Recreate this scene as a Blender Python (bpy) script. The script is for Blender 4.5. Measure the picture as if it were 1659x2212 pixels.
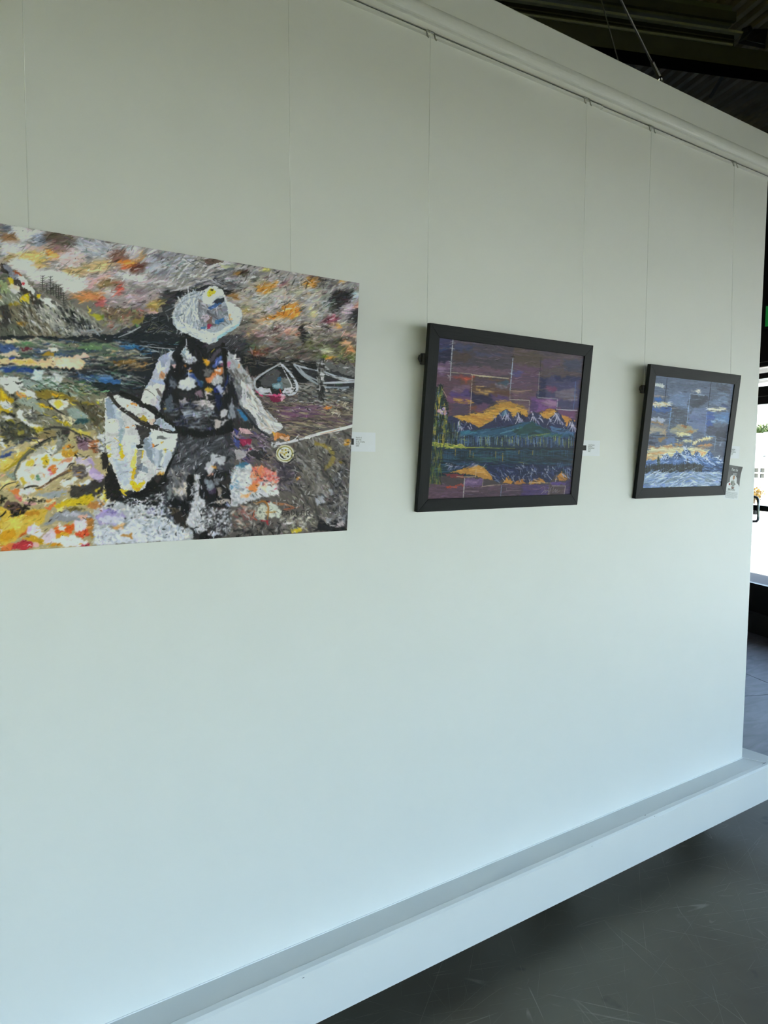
import bpy, bmesh, math, random
import numpy as np
from mathutils import Vector, Matrix

for _o in list(bpy.data.objects):
    bpy.data.objects.remove(_o, do_unlink=True)
SC = bpy.context.scene
COL = SC.collection

# ------------------------------------------------------------------ camera
# partition frame: X along the display wall, Y into it (its face is y = 0), Z up, floor z = 0
cam_data = bpy.data.cameras.new('camera')
cam = bpy.data.objects.new('camera', cam_data)
COL.objects.link(cam)
CR = Vector((0.80899902, -0.5877421, 0.00893376))
CD = Vector((-0.03673255, -0.06571759, -0.99716193))
CF = Vector((0.58666115, 0.80637486, -0.07475473))
CAM_LOC = Vector((0.0, -1.66, 1.53))
M = Matrix.Identity(4)
for i in range(3):
    M[i][0] = CR[i]; M[i][1] = -CD[i]; M[i][2] = -CF[i]; M[i][3] = CAM_LOC[i]
cam.matrix_world = M
cam_data.sensor_fit = 'HORIZONTAL'
cam_data.sensor_width = 36.0
cam_data.lens = 36.0 * 1661.0 / 1659.0
cam_data.clip_start = 0.05
cam_data.clip_end = 500
SC.camera = cam

# ------------------------------------------------------------------ building frame (turned 23 degrees to the display wall)
E1 = Vector((0.91941, -0.39330, 0.0))
E2 = Vector((0.39330, 0.91941, 0.0))
def BW(a, b, z):
    return E1 * a + E2 * b + Vector((0, 0, z))

# ------------------------------------------------------------------ world, sun, exposure
SC.view_settings.view_transform = 'Standard'
SC.view_settings.look = 'None'
SC.view_settings.gamma = 1.0
SC.view_settings.use_curve_mapping = False
SC.view_settings.exposure = 2.42
try:
    SC.cycles.use_denoising = True
    SC.cycles.denoiser = 'OPENIMAGEDENOISE'
    SC.cycles.denoising_input_passes = 'RGB_ALBEDO_NORMAL'
    SC.cycles.max_bounces = 6
    SC.cycles.diffuse_bounces = 4
    SC.cycles.glossy_bounces = 2
    SC.cycles.use_adaptive_sampling = True
    SC.cycles.adaptive_threshold = 0.18
    SC.cycles.adaptive_min_samples = 16
    SC.cycles.caustics_reflective = False
    SC.cycles.caustics_refractive = False
    SC.cycles.sample_clamp_indirect = 6.0
except Exception:
    pass

world = bpy.data.worlds.new('sky')
SC.world = world
world.use_nodes = True
wn = world.node_tree.nodes
wl = world.node_tree.links
wn.clear()
sky = wn.new('ShaderNodeTexSky')
sky.sky_type = 'NISHITA'
sky.sun_disc = False
SUN_ELEV = math.radians(44)
sun_dir = (E1 * -0.55 + E2 * 0.83).normalized()        # horizontal direction towards the sun
sky.sun_elevation = SUN_ELEV
sky.sun_rotation = math.atan2(sun_dir.x, sun_dir.y)
sky.air_density = 1.0
sky.dust_density = 2.5
sky.ozone_density = 1.0
wbg = wn.new('ShaderNodeBackground')
wbg.inputs['Strength'].default_value = 0.215
wout = wn.new('ShaderNodeOutputWorld')
wl.new(sky.outputs[0], wbg.inputs['Color'])
wl.new(wbg.outputs[0], wout.inputs['Surface'])

sun_data = bpy.data.lights.new('sun', 'SUN')
sun_data.energy = 5.2
sun_data.color = (1.0, 0.96, 0.90)
sun_data.angle = math.radians(0.53)
sun = bpy.data.objects.new('sun', sun_data)
COL.objects.link(sun)
to_sun = (sun_dir * math.cos(SUN_ELEV) + Vector((0, 0, math.sin(SUN_ELEV)))).normalized()
sun.rotation_euler = to_sun.to_track_quat('Z', 'Y').to_euler()
sun.location = BW(-6, 6, 14)

def portal(name, a0, a1, b0, b1, z0, z1, normal):
    """sky portal filling a real window opening; emits nothing itself"""
    ld = bpy.data.lights.new(name, 'AREA')
    ld.shape = 'RECTANGLE'
    ld.cycles.is_portal = True
    c = BW((a0 + a1) / 2, (b0 + b1) / 2, (z0 + z1) / 2)
    n = normal.normalized()
    zax = -n                                            # area lights shine along local -Z
    yax = Vector((0, 0, 1))
    xax = yax.cross(zax).normalized()
    m = Matrix.Identity(4)
    for i in range(3):
        m[i][0] = xax[i]; m[i][1] = yax[i]; m[i][2] = zax[i]; m[i][3] = c[i]
    ld.size = math.hypot(a1 - a0, b1 - b0)
    ld.size_y = z1 - z0
    o = bpy.data.objects.new(name, ld)
    o.matrix_world = m
    COL.objects.link(o)
    return o

WIN_E2 = -4.3          # window wall behind the camera
HDR = 2.03             # underside of its header
SILL = 0.12
STORE_E1 = 5.347       # glazed storefront at the right
LEFT_E1 = -6.0
FAR_E2 = 10.5
DECK_Z = 4.31
portal('window_portal', LEFT_E1 + .1, STORE_E1 - .1, WIN_E2, WIN_E2, SILL, HDR, E2)
portal('storefront_portal', STORE_E1, STORE_E1, WIN_E2 + .2, FAR_E2 - .2, 0.44, 3.3, -E1)

# ------------------------------------------------------------------ helpers
def newmat(name):
    m = bpy.data.materials.new(name)
    m.use_nodes = True
    nt = m.node_tree
    b = nt.nodes['Principled BSDF']
    return m, nt, b

def s2l(c):
    return tuple((x / 12.92 if x <= 0.04045 else ((x + 0.055) / 1.055) ** 2.4) for x in [v / 255.0 for v in c])

def mat(name, col, rough=0.6, metal=0.0, spec=0.5, var=0.0, scale=8.0, bump=0.0, bscale=60.0, stretch=None, col2=None, emit=0.0):
    m, nt, b = newmat(name)
    N, L = nt.nodes, nt.links
    b.inputs['Base Color'].default_value = (*col, 1)
    b.inputs['Roughness'].default_value = rough
    b.inputs['Metallic'].default_value = metal
    b.inputs['Specular IOR Level'].default_value = spec
    tc = N.new('ShaderNodeTexCoord')
    src = tc.outputs['Object']
    if stretch:
        mp = N.new('ShaderNodeMapping')
        mp.inputs['Scale'].default_value = stretch
        L.new(src, mp.inputs['Vector']); src = mp.outputs['Vector']
    if var > 0 or col2:
        nz = N.new('ShaderNodeTexNoise')
        nz.inputs['Scale'].default_value = scale
        nz.inputs['Detail'].default_value = 5
        L.new(src, nz.inputs['Vector'])
        mx = N.new('ShaderNodeMix'); mx.data_type = 'RGBA'
        c2 = col2 if col2 else tuple(x * (1 - var) for x in col)
        mx.inputs['A'].default_value = (*c2, 1)
        mx.inputs['B'].default_value = (*col, 1)
        L.new(nz.outputs['Fac'], mx.inputs['Factor'])
        L.new(mx.outputs['Result'], b.inputs['Base Color'])
    if bump > 0:
        nb = N.new('ShaderNodeTexNoise')
        nb.inputs['Scale'].default_value = bscale
        nb.inputs['Detail'].default_value = 4
        L.new(src, nb.inputs['Vector'])
        bp = N.new('ShaderNodeBump')
        bp.inputs['Strength'].default_value = bump
        bp.inputs['Distance'].default_value = 0.002
        L.new(nb.outputs['Fac'], bp.inputs['Height'])
        L.new(bp.outputs['Normal'], b.inputs['Normal'])
    if emit > 0:
        b.inputs['Emission Color'].default_value = (*col, 1)
        b.inputs['Emission Strength'].default_value = emit
    return m

def link(name, bm, m, parent=None, smooth=False):
    bmesh.ops.recalc_face_normals(bm, faces=bm.faces[:])
    me = bpy.data.meshes.new(name)
    bm.to_mesh(me); bm.free()
    if smooth:
        for p in me.polygons: p.use_smooth = True
    if m is not None: me.materials.append(m)
    o = bpy.data.objects.new(name, me)
    COL.objects.link(o)
    if parent is not None:
        o.parent = parent
        o.matrix_parent_inverse = parent.matrix_basis.inverted()
    return o

def tag(o, label=None, cat=None, group=None, kind=None):
    if label: o['label'] = label
    if cat: o['category'] = cat
    if group: o['group'] = group
    if kind: o['kind'] = kind
    return o

def empty(name, loc, label=None, cat=None, group=None, kind=None):
    e = bpy.data.objects.new(name, None)
    e.empty_display_size = 0.05
    e.location = loc
    COL.objects.link(e)
    return tag(e, label, cat, group, kind)

def hexa(bm, pts):
    """8 points: 4 bottom (ring) then 4 top (ring)"""
    v = [bm.verts.new(p) for p in pts]
    for f in ((0, 1, 2, 3), (4, 5, 6, 7), (0, 1, 5, 4), (1, 2, 6, 5), (2, 3, 7, 6), (3, 0, 4, 7)):
        bm.faces.new([v[i] for i in f])

def box(bm, x0, x1, y0, y1, z0, z1):
    hexa(bm, [(x0, y0, z0), (x1, y0, z0), (x1, y1, z0), (x0, y1, z0), (x0, y0, z1), (x1, y0, z1), (x1, y1, z1), (x0, y1, z1)])

def bbox(bm, a0, a1, b0, b1, z0, z1):
    """box in the building frame"""
    hexa(bm, [BW(a0, b0, z0), BW(a1, b0, z0), BW(a1, b1, z0), BW(a0, b1, z0), BW(a0, b0, z1), BW(a1, b0, z1), BW(a1, b1, z1), BW(a0, b1, z1)])

def tube(bm, pts, r, n=8, caps=True):
    pts = [Vector(p) for p in pts]
    rings = []
    u = None
    for i, p in enumerate(pts):
        d = (pts[min(i + 1, len(pts) - 1)] - pts[max(i - 1, 0)]).normalized()
        if u is None:
            u = d.cross(Vector((0, 0, 1)))
            if u.length < .3: u = d.cross(Vector((0, 1, 0)))
        else:
            u = u - d * u.dot(d)
        u = u.normalized(); w = d.cross(u)
        rr = r[i] if isinstance(r, (list, tuple)) else r
        rings.append([bm.verts.new(p + u * (rr * math.cos(2 * math.pi * k / n)) + w * (rr * math.sin(2 * math.pi * k / n))) for k in range(n)])
    for a, b in zip(rings, rings[1:]):
        for k in range(n):
            bm.faces.new((a[k], a[(k + 1) % n], b[(k + 1) % n], b[k]))
    if caps:
        bm.faces.new(rings[0]); bm.faces.new(rings[-1])

def extrude_profile(bm, prof, x0, x1, close=True):
    """profile of (y,z) swept along X"""
    a = [bm.verts.new((x0, y, z)) for y, z in prof]
    b = [bm.verts.new((x1, y, z)) for y, z in prof]
    n = len(prof)
    for k in range(n if close else n - 1):
        bm.faces.new((a[k], a[(k + 1) % n], b[(k + 1) % n], b[k]))
    if close:
        bm.faces.new(a); bm.faces.new(b)

def bevel(o, w=0.002, seg=2):
    md = o.modifiers.new('bevel', 'BEVEL')
    md.width = w; md.segments = seg; md.limit_method = 'ANGLE'
    return o

# ------------------------------------------------------------------ materials
def wall_paint(name, col):
    m, nt, b = newmat(name)
    N, L = nt.nodes, nt.links
    tc = N.new('ShaderNodeTexCoord')
    n1 = N.new('ShaderNodeTexNoise'); n1.inputs['Scale'].default_value = 220; n1.inputs['Detail'].default_value = 3
    n2 = N.new('ShaderNodeTexNoise'); n2.inputs['Scale'].default_value = 7; n2.inputs['Detail'].default_value = 3
    L.new(tc.outputs['Object'], n1.inputs['Vector']); L.new(tc.outputs['Object'], n2.inputs['Vector'])
    # a few rough trowel patches
    n3 = N.new('ShaderNodeTexNoise'); n3.inputs['Scale'].default_value = 2.3; n3.inputs['Detail'].default_value = 2
    mp = N.new('ShaderNodeMapping'); mp.inputs['Scale'].default_value = (30, 30, 75); mp.inputs['Rotation'].default_value = (0, 0.5, 0)
    n4 = N.new('ShaderNodeTexNoise'); n4.inputs['Scale'].default_value = 1.0; n4.inputs['Detail'].default_value = 3
    L.new(tc.outputs['Object'], n3.inputs['Vector']); L.new(tc.outputs['Object'], mp.inputs['Vector']); L.new(mp.outputs['Vector'], n4.inputs['Vector'])
    mr = N.new('ShaderNodeMapRange'); mr.inputs['From Min'].default_value = 0.64; mr.inputs['From Max'].default_value = 0.72
    L.new(n3.outputs['Fac'], mr.inputs['Value'])
    mul = N.new('ShaderNodeMath'); mul.operation = 'MULTIPLY'; L.new(mr.outputs['Result'], mul.inputs[0]); L.new(n4.outputs['Fac'], mul.inputs[1])
    a1 = N.new('ShaderNodeMath'); a1.operation = 'MULTIPLY_ADD'; a1.inputs[1].default_value = 0.18; L.new(n1.outputs['Fac'], a1.inputs[0]); L.new(mul.outputs[0], a1.inputs[2])
    a2 = N.new('ShaderNodeMath'); a2.operation = 'MULTIPLY_ADD'; a2.inputs[1].default_value = 0.8; L.new(n2.outputs['Fac'], a2.inputs[0]); L.new(a1.outputs[0], a2.inputs[2])
    bp = N.new('ShaderNodeBump'); bp.inputs['Strength'].default_value = 0.35; bp.inputs['Distance'].default_value = 0.0012
    L.new(a2.outputs[0], bp.inputs['Height']); L.new(bp.outputs['Normal'], b.inputs['Normal'])
    mx = N.new('ShaderNodeMix'); mx.data_type = 'RGBA'
    mx.inputs['A'].default_value = (*[c * 0.97 for c in col], 1); mx.inputs['B'].default_value = (*col, 1)
    L.new(n2.outputs['Fac'], mx.inputs['Factor']); L.new(mx.outputs['Result'], b.inputs['Base Color'])
    b.inputs['Roughness'].default_value = 0.48
    b.inputs['Specular IOR Level'].default_value = 0.35
    return m

def concrete_floor(name):
    m, nt, b = newmat(name)
    N, L = nt.nodes, nt.links
    tc = N.new('ShaderNodeTexCoord')
    big = N.new('ShaderNodeTexNoise'); big.inputs['Scale'].default_value = 1.7; big.inputs['Detail'].default_value = 6
    L.new(tc.outputs['Object'], big.inputs['Vector'])
    r = N.new('ShaderNodeValToRGB')
    r.color_ramp.elements[0].position = 0.32; r.color_ramp.elements[0].color = (0.125, 0.100, 0.068, 1)
    r.color_ramp.elements[1].position = 0.70; r.color_ramp.elements[1].color = (0.185, 0.165, 0.118, 1)
    L.new(big.outputs['Fac'], r.inputs['Fac'])
    last = r.outputs['Color']
    def lines(scale, stretch, rot, width, seed, maskscale, lo, hi, gain, colour):
        nonlocal last
        mq = N.new('ShaderNodeMapping')
        mq.inputs['Rotation'].default_value = (0, 0, rot)
        mq.inputs['Location'].default_value = (seed * 3.1, seed * 1.7, seed)
        L.new(tc.outputs['Object'], mq.inputs['Vector'])
        mp = N.new('ShaderNodeMapping')
        mp.inputs['Scale'].default_value = stretch
        L.new(mq.outputs['Vector'], mp.inputs['Vector'])
        nz = N.new('ShaderNodeTexNoise'); nz.inputs['Scale'].default_value = scale; nz.inputs['Detail'].default_value = 0.0
        L.new(mp.outputs['Vector'], nz.inputs['Vector'])
        s = N.new('ShaderNodeMath'); s.operation = 'SUBTRACT'; s.inputs[1].default_value = 0.5
        L.new(nz.outputs['Fac'], s.inputs[0])
        ab = N.new('ShaderNodeMath'); ab.operation = 'ABSOLUTE'; L.new(s.outputs[0], ab.inputs[0])
        mr = N.new('ShaderNodeMapRange'); mr.inputs['From Min'].default_value = width; mr.inputs['From Max'].default_value = width * 0.3
        L.new(ab.outputs[0], mr.inputs['Value'])
        mk = N.new('ShaderNodeTexNoise'); mk.inputs['Scale'].default_value = maskscale; mk.inputs['Detail'].default_value = 5
        mp2 = N.new('ShaderNodeMapping'); mp2.inputs['Location'].default_value = (seed * 5, seed, 0)
        L.new(tc.outputs['Object'], mp2.inputs['Vector']); L.new(mp2.outputs['Vector'], mk.inputs['Vector'])
        mr2 = N.new('ShaderNodeMapRange'); mr2.inputs['From Min'].default_value = lo; mr2.inputs['From Max'].default_value = hi
        L.new(mk.outputs['Fac'], mr2.inputs['Value'])
        ml = N.new('ShaderNodeMath'); ml.operation = 'MULTIPLY'; L.new(mr.outputs['Result'], ml.inputs[0]); L.new(mr2.outputs['Result'], ml.inputs[1])
        mg = N.new('ShaderNodeMath'); mg.operation = 'MULTIPLY'; mg.inputs[1].default_value = gain; L.new(ml.outputs[0], mg.inputs[0])
        mx = N.new('ShaderNodeMix'); mx.data_type = 'RGBA'; mx.inputs['B'].default_value = (*colour, 1)
        L.new(mg.outputs[0], mx.inputs['Factor']); L.new(last, mx.inputs['A'])
        last = mx.outputs['Result']
    for k, (rot, st) in enumerate([(0.2, (9, .45, 1)), (0.9, (8, .4, 1)), (1.75, (11, .4, 1)), (2.5, (8, .5, 1)), (1.35, (15, .6, 1)), (1.95, (14, .5, 1)), (0.6, (12, .4, 1))]):
        lines(1.0, st, rot, 0.0032, k + 1.3, 5.0 + k, 0.45, 0.62, 0.42, (0.42, 0.39, 0.32))
    # fine pale speckle
    sp = N.new('ShaderNodeTexNoise'); sp.inputs['Scale'].default_value = 240; sp.inputs['Detail'].default_value = 2
    L.new(tc.outputs['Object'], sp.inputs['Vector'])
    mr = N.new('ShaderNodeMapRange'); mr.inputs['From Min'].default_value = 0.70; mr.inputs['From Max'].default_value = 0.82; mr.inputs['To Max'].default_value = 0.35
    L.new(sp.outputs['Fac'], mr.inputs['Value'])
    mx = N.new('ShaderNodeMix'); mx.data_type = 'RGBA'; mx.inputs['B'].default_value = (0.26, 0.25, 0.23, 1)
    L.new(mr.outputs['Result'], mx.inputs['Factor']); L.new(last, mx.inputs['A']); last = mx.outputs['Result']
    # dark stains
    st = N.new('ShaderNodeTexNoise'); st.inputs['Scale'].default_value = 6.5; st.inputs['Detail'].default_value = 3
    L.new(tc.outputs['Object'], st.inputs['Vector'])
    mr = N.new('ShaderNodeMapRange'); mr.inputs['From Min'].default_value = 0.68; mr.inputs['From Max'].default_value = 0.76; mr.inputs['To Max'].default_value = 0.55
    L.new(st.outputs['Fac'], mr.inputs['Value'])
    mx = N.new('ShaderNodeMix'); mx.data_type = 'RGBA'; mx.inputs['B'].default_value = (0.035, 0.031, 0.028, 1)
    L.new(mr.outputs['Result'], mx.inputs['Factor']); L.new(last, mx.inputs['A']); last = mx.outputs['Result']
    L.new(last, b.inputs['Base Color'])
    b.inputs['Roughness'].default_value = 0.5
    b.inputs['Specular IOR Level'].default_value = 0.3
    return m

def slate(name):
    m, nt, b = newmat(name)
    N, L = nt.nodes, nt.links
    tc = N.new('ShaderNodeTexCoord')
    mp = N.new('ShaderNodeMapping'); mp.inputs['Scale'].default_value = (2.2, 5.5, 1)
    L.new(tc.outputs['Object'], mp.inputs['Vector'])
    nz = N.new('ShaderNodeTexNoise'); nz.inputs['Scale'].default_value = 2.2; nz.inputs['Detail'].default_value = 9; nz.inputs['Distortion'].default_value = 0.9
    L.new(mp.outputs['Vector'], nz.inputs['Vector'])
    r = N.new('ShaderNodeValToRGB')
    r.color_ramp.elements[0].position = 0.30; r.color_ramp.elements[0].color = (0.058, 0.054, 0.060, 1)
    r.color_ramp.elements[1].position = 0.75; r.color_ramp.elements[1].color = (0.185, 0.172, 0.185, 1)
    L.new(nz.outputs['Fac'], r.inputs['Fac']); L.new(r.outputs['Color'], b.inputs['Base Color'])
    bp = N.new('ShaderNodeBump'); bp.inputs['Strength'].default_value = 0.5; bp.inputs['Distance'].default_value = 0.004
    L.new(nz.outputs['Fac'], bp.inputs['Height']); L.new(bp.outputs['Normal'], b.inputs['Normal'])
    b.inputs['Roughness'].default_value = 0.42
    return m

WHITE = wall_paint('white_wall_paint', (0.80, 0.81, 0.79))
M_FLOOR = concrete_floor('dark_concrete')
M_SLATE = slate('slate_tile')
M_GROUT = mat('grout', (0.02, 0.02, 0.022), 0.9)
M_BLACKSTEEL = mat('black_painted_steel', (0.020, 0.020, 0.018), 0.55, 0, 0.4, var=0.4, scale=14, bump=0.15)
M_BEAM = mat('dark_beam_steel', (0.12, 0.12, 0.10), 0.5, 0, 0.45, var=0.4, scale=9, bump=0.1)
M_DECK = mat('roof_deck', (0.48, 0.42, 0.34), 0.6, 0, 0.3, var=0.4, scale=5, bump=0.1)
M_DUCT = mat('dark_duct', (0.20, 0.21, 0.18), 0.5, 0.0, 0.4, var=0.5, scale=6)
M_FARWALL = mat('far_interior_wall', (0.45, 0.44, 0.40), 0.8, var=0.1, scale=3)
M_DARKWALL = mat('dark_interior_wall', (0.018, 0.017, 0.016), 0.8, var=0.3, scale=3)
M_INTWALL = mat('interior_wall', (0.10, 0.10, 0.09), 0.8, var=0.2, scale=3)
M_BRONZE = mat('bronze_aluminium', (0.013, 0.011, 0.009), 0.4, 0.3, 0.5, var=0.2, scale=20)
M_RAIL = mat('white_rail', (0.80, 0.80, 0.76), 0.35, 0.0, 0.5, var=0.05, scale=20)
M_SLOT = mat('rail_slot', (0.10, 0.11, 0.10), 0.6, var=0.2, scale=30)
M_HOOK = mat('grey_hook', (0.42, 0.43, 0.39), 0.35, 0.6, 0.5, var=0.2, scale=60)
M_CABLE = mat('white_cable', (0.86, 0.88, 0.86), 0.25, 0.0, 0.6, var=0.1, scale=80)
M_STEELCABLE = mat('steel_cable', (0.22, 0.21, 0.18), 0.4, 0.7, 0.5, var=0.3, scale=200)
M_CHROME = mat('bright_steel', (0.75, 0.75, 0.75), 0.15, 1.0, 0.5, var=0.1, scale=30)
M_CARD = mat('white_card', (0.85, 0.87, 0.93), 0.6, var=0.03, scale=40)
M_INK = mat('black_ink', (0.02, 0.02, 0.022), 0.7, var=0.2, scale=50)
def glass(name, tint=(0.93, 0.97, 0.97)):
    m, nt, b = newmat(name)
    N, L = nt.nodes, nt.links
    tr = N.new('ShaderNodeBsdfTransparent'); tr.inputs['Color'].default_value = (*tint, 1)
    gl = N.new('ShaderNodeBsdfGlossy'); gl.inputs['Roughness'].default_value = 0.02
    mx = N.new('ShaderNodeMixShader')
    mx.inputs[0].default_value = 0.045
    L.new(tr.outputs[0], mx.inputs[1]); L.new(gl.outputs[0], mx.inputs[2])
    L.new(mx.outputs[0], N['Material Output'].inputs['Surface'])
    return m
M_GLASS = glass('clear_glass')
# ================================================================== the room
# ---- floor slab and slate tiles
bm = bmesh.new(); bbox(bm, LEFT_E1 - .2, STORE_E1 + .15, WIN_E2 - .2, FAR_E2 + .2, -0.14, -0.012)
floor = tag(link('floor', bm, M_GROUT), 'dark floor of concrete and slate tiles', kind='structure')
bm = bmesh.new(); bbox(bm, LEFT_E1, 3.157, WIN_E2, FAR_E2, -0.012, 0.0)
link('concrete_slab', bm, M_FLOOR, floor)
T = 1.2
for i in range(2):
    for j in range(-5, 7):
        a0 = 3.16 + T * i; a1 = min(a0 + T, STORE_E1 - 0.06)
        b0 = 2.677 + T * j; b1 = b0 + T
        b0 = max(b0, WIN_E2); b1 = min(b1, FAR_E2)
        if b1 - b0 < .05: continue
        bm = bmesh.new(); bbox(bm, a0 + .003, a1 - .003, b0 + .003, b1 - .003, -0.012, 0.0)
        link('floor_tile', bm, M_SLATE, floor)

# ---- the display wall (panel, bullnose trim, projecting plinth)
bm = bmesh.new()
box(bm, -1.75, 3.0893, 0.0, 0.16, 0.262, 2.812)
wall_back = tag(link('wall_back', bm, WHITE), 'white freestanding display wall with paintings', kind='structure')
bevel(wall_back, 0.004, 2)
# upper band stands proud of the panel by a little; the bullnose runs along its foot
prof = []
zc_, rr = 2.692, 0.021
prof.append((0.0005, 2.712))
for k in range(11):
    t = math.radians(90 - 18 * k)
    prof.append((-0.004 - 0.013 * math.cos(t) if k not in (0, 10) else -0.003, zc_ + rr * math.sin(t)))
prof.append((0.0005, 2.670))
bm = bmesh.new(); extrude_profile(bm, prof, -1.75, 3.0893)
o = link('trim_1', bm, WHITE, None, smooth=False)
tag(o, 'white rounded moulding along the top of the display wall', kind='structure')
# plinth with a small eased front edge
PL = 0.2665
prof = [(0.30, PL), (-0.080, PL), (-0.0955, PL - 0.0035), (-0.1005, PL - 0.009), (-0.1005, 0.115), (0.30, 0.115)]
bm = bmesh.new(); extrude_profile(bm, prof, -1.85, 3.200)
base = tag(link('baseboard_back', bm, WHITE), 'white boxed plinth under the display wall', kind='structure')
# tape strip along the plinth edge, ragged where the paint has bridged it
rnd = random.Random(5)
bm = bmesh.new()
n = 150
prev = None
for k in range(n + 1):
    x = -1.85 + (3.115 + 1.85) * k / n
    j1 = rnd.uniform(-.0012, .0012); j2 = rnd.uniform(-.0014, .0014)
    row = [bm.verts.new((x, -0.079 + j1, PL + 0.0002)), bm.verts.new((x, -0.0815 + j1, PL + 0.0012)),
           bm.verts.new((x, -0.0955, PL - 0.0022)), bm.verts.new((x, -0.1014, PL - 0.0085)), bm.verts.new((x, -0.1016, PL - 0.0150 + j2)), bm.verts.new((x, -0.1004, PL - 0.0160 + j2))]
    if prev:
        for q in range(5):
            bm.faces.new((prev[q], prev[q + 1], row[q + 1], row[q]))
    prev = row
link('edge_tape', bm, WHITE, base)
# painted joint where the end board meets the ledge, and chips in the edge
M_CRACK = mat('dark_crack', (0.10, 0.11, 0.11), 0.9, var=0.3, scale=60)
M_CAULK = mat('painted_caulk', (0.86, 0.87, 0.86), 0.5, bump=0.2, bscale=90)
bm = bmesh.new()
pts = [(3.090 + 0.030 * t + rnd.uniform(-.0008, .0008), 0.002 - 0.082 * t, PL + 0.0006) for t in [k / 14 for k in range(15)]]
tube(bm, pts, 0.0016, 6)
link('caulk_seam', bm, M_CAULK, base)
bm = bmesh.new()
tube(bm, [(-1.75, -0.0008, PL + .0004), (3.0895, -0.0008, PL + .0004)], 0.0022, 6)
link('caulk_seam', bm, M_CAULK, base)
for (x, yy, zz, ln) in [(2.295, -0.083, PL + .0004, .010), (2.330, -0.099, PL - .006, .005), (3.09, -.085, PL + .0004, .030), (3.128, -.1008, PL - .012, .014), (1.985, -.1012, PL - .010, .006), (0.9, -.1006, PL - .0165, .006)]:
    bm = bmesh.new(); tube(bm, [(x, yy, zz), (x + ln * .5, yy + .0004, zz + .0003), (x + ln, yy, zz)], [.0004, .0011, .0004], 6)
    link('paint_chip', bm, M_CRACK, base)
bm = bmesh.new(); tube(bm, [(2.345, -.1016, PL - .0105), (2.46, -.1018, PL - .0100)], .0009, 6)
link('paint_ridge', bm, M_CAULK, base)
# recessed feet that carry the plinth
for x in (-1.4, -.2, 1.0, 2.1, 2.95):
    bm = bmesh.new(); box(bm, x - .05, x + .05, 0.10, 0.20, 0.0, 0.115)
    link('foot', bm, M_BLACKSTEEL, base)

# ---- outer walls
bm = bmesh.new(); bbox(bm, LEFT_E1 - .2, LEFT_E1, WIN_E2 - .2, FAR_E2 + .2, -.14, DECK_Z)
tag(link('wall_left', bm, M_INTWALL), kind='structure')
bm = bmesh.new(); bbox(bm, LEFT_E1 - .2, STORE_E1 + .15, FAR_E2, FAR_E2 + .2, -.14, DECK_Z)
tag(link('wall_far', bm, M_FARWALL), kind='structure')
# window wall behind the viewer: sill, header, mullions, panes
wf = empty('wall_front', BW(0, WIN_E2, 0), kind='structure')
bm = bmesh.new(); bbox(bm, LEFT_E1 - .2, STORE_E1 + .15, WIN_E2 - .2, WIN_E2, HDR, DECK_Z)
link('header', bm, M_INTWALL, wf)
bm = bmesh.new(); bbox(bm, LEFT_E1 - .2, STORE_E1 + .15, WIN_E2 - .2, WIN_E2, -.14, SILL)
link('sill_wall', bm, M_INTWALL, wf)
wn_ = empty('window_1', BW(0, WIN_E2 - .1, SILL), kind='structure')
xs = [LEFT_E1 + k * (STORE_E1 - LEFT_E1) / 6 for k in range(7)]
for k, a in enumerate(xs):
    bm = bmesh.new(); bbox(bm, a - .03, a + .03, WIN_E2 - .16, WIN_E2 - .04, SILL, HDR)
    link('mullion', bm, M_BRONZE, wn_)
for k in range(6):
    bm = bmesh.new(); bbox(bm, xs[k] + .03, xs[k + 1] - .03, WIN_E2 - .104, WIN_E2 - .096, SILL, HDR)
    link('pane', bm, M_GLASS, wn_)

# ---- glazed storefront at the right
S0, S1 = STORE_E1, STORE_E1 + 0.10
wr = empty('wall_right', BW(STORE_E1, 3, 0), kind='structure')
bm = bmesh.new(); bbox(bm, S0, S1, WIN_E2, FAR_E2, 2.62, DECK_Z); link('upper_wall', bm, M_DARKWALL, wr)
bm = bmesh.new(); bbox(bm, S0 - .05, S1, WIN_E2, FAR_E2, -.14, .166); link('kick_base', bm, M_BLACKSTEEL, wr)
for (z0, z1, d) in [(2.355, 2.62, 0), (2.318, 2.348, .02)]:
    bm = bmesh.new(); bbox(bm, S0 - d, S1, WIN_E2, FAR_E2, z0, z1); link('header_bar', bm, M_BRONZE, wr)
M_SOFFIT = mat('pale_soffit', (0.62, 0.58, 0.52), 0.7, var=0.3, scale=6)
M_TRIMBAR = mat('pale_metal_trim', (0.42, 0.39, 0.35), 0.4, 0.5, var=0.2, scale=10)
for z in (2.3485, 2.309):
    bm = bmesh.new(); bbox(bm, S0 - .03, S0 + .02, WIN_E2, FAR_E2, z, z + .0065); link('metal_strip', bm, M_TRIMBAR, wr)
bm = bmesh.new(); bbox(bm, S0, S1, WIN_E2, FAR_E2, 2.215, 2.262); link('header_bar', bm, M_BRONZE, wr)
bm = bmesh.new(); bbox(bm, S0 - .01, S1, WIN_E2, FAR_E2, 2.143, 2.147); link('header_bar', bm, M_BRONZE, wr)
bm = bmesh.new(); bbox(bm, S0 - .02, S1, WIN_E2, FAR_E2, 2.062, 2.143); link('header_bar', bm, M_BRONZE, wr)
bm = bmesh.new(); bbox(bm, S0, S1, WIN_E2, FAR_E2, 1.994, 2.058); link('header_bar', bm, M_BRONZE, wr)
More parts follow.
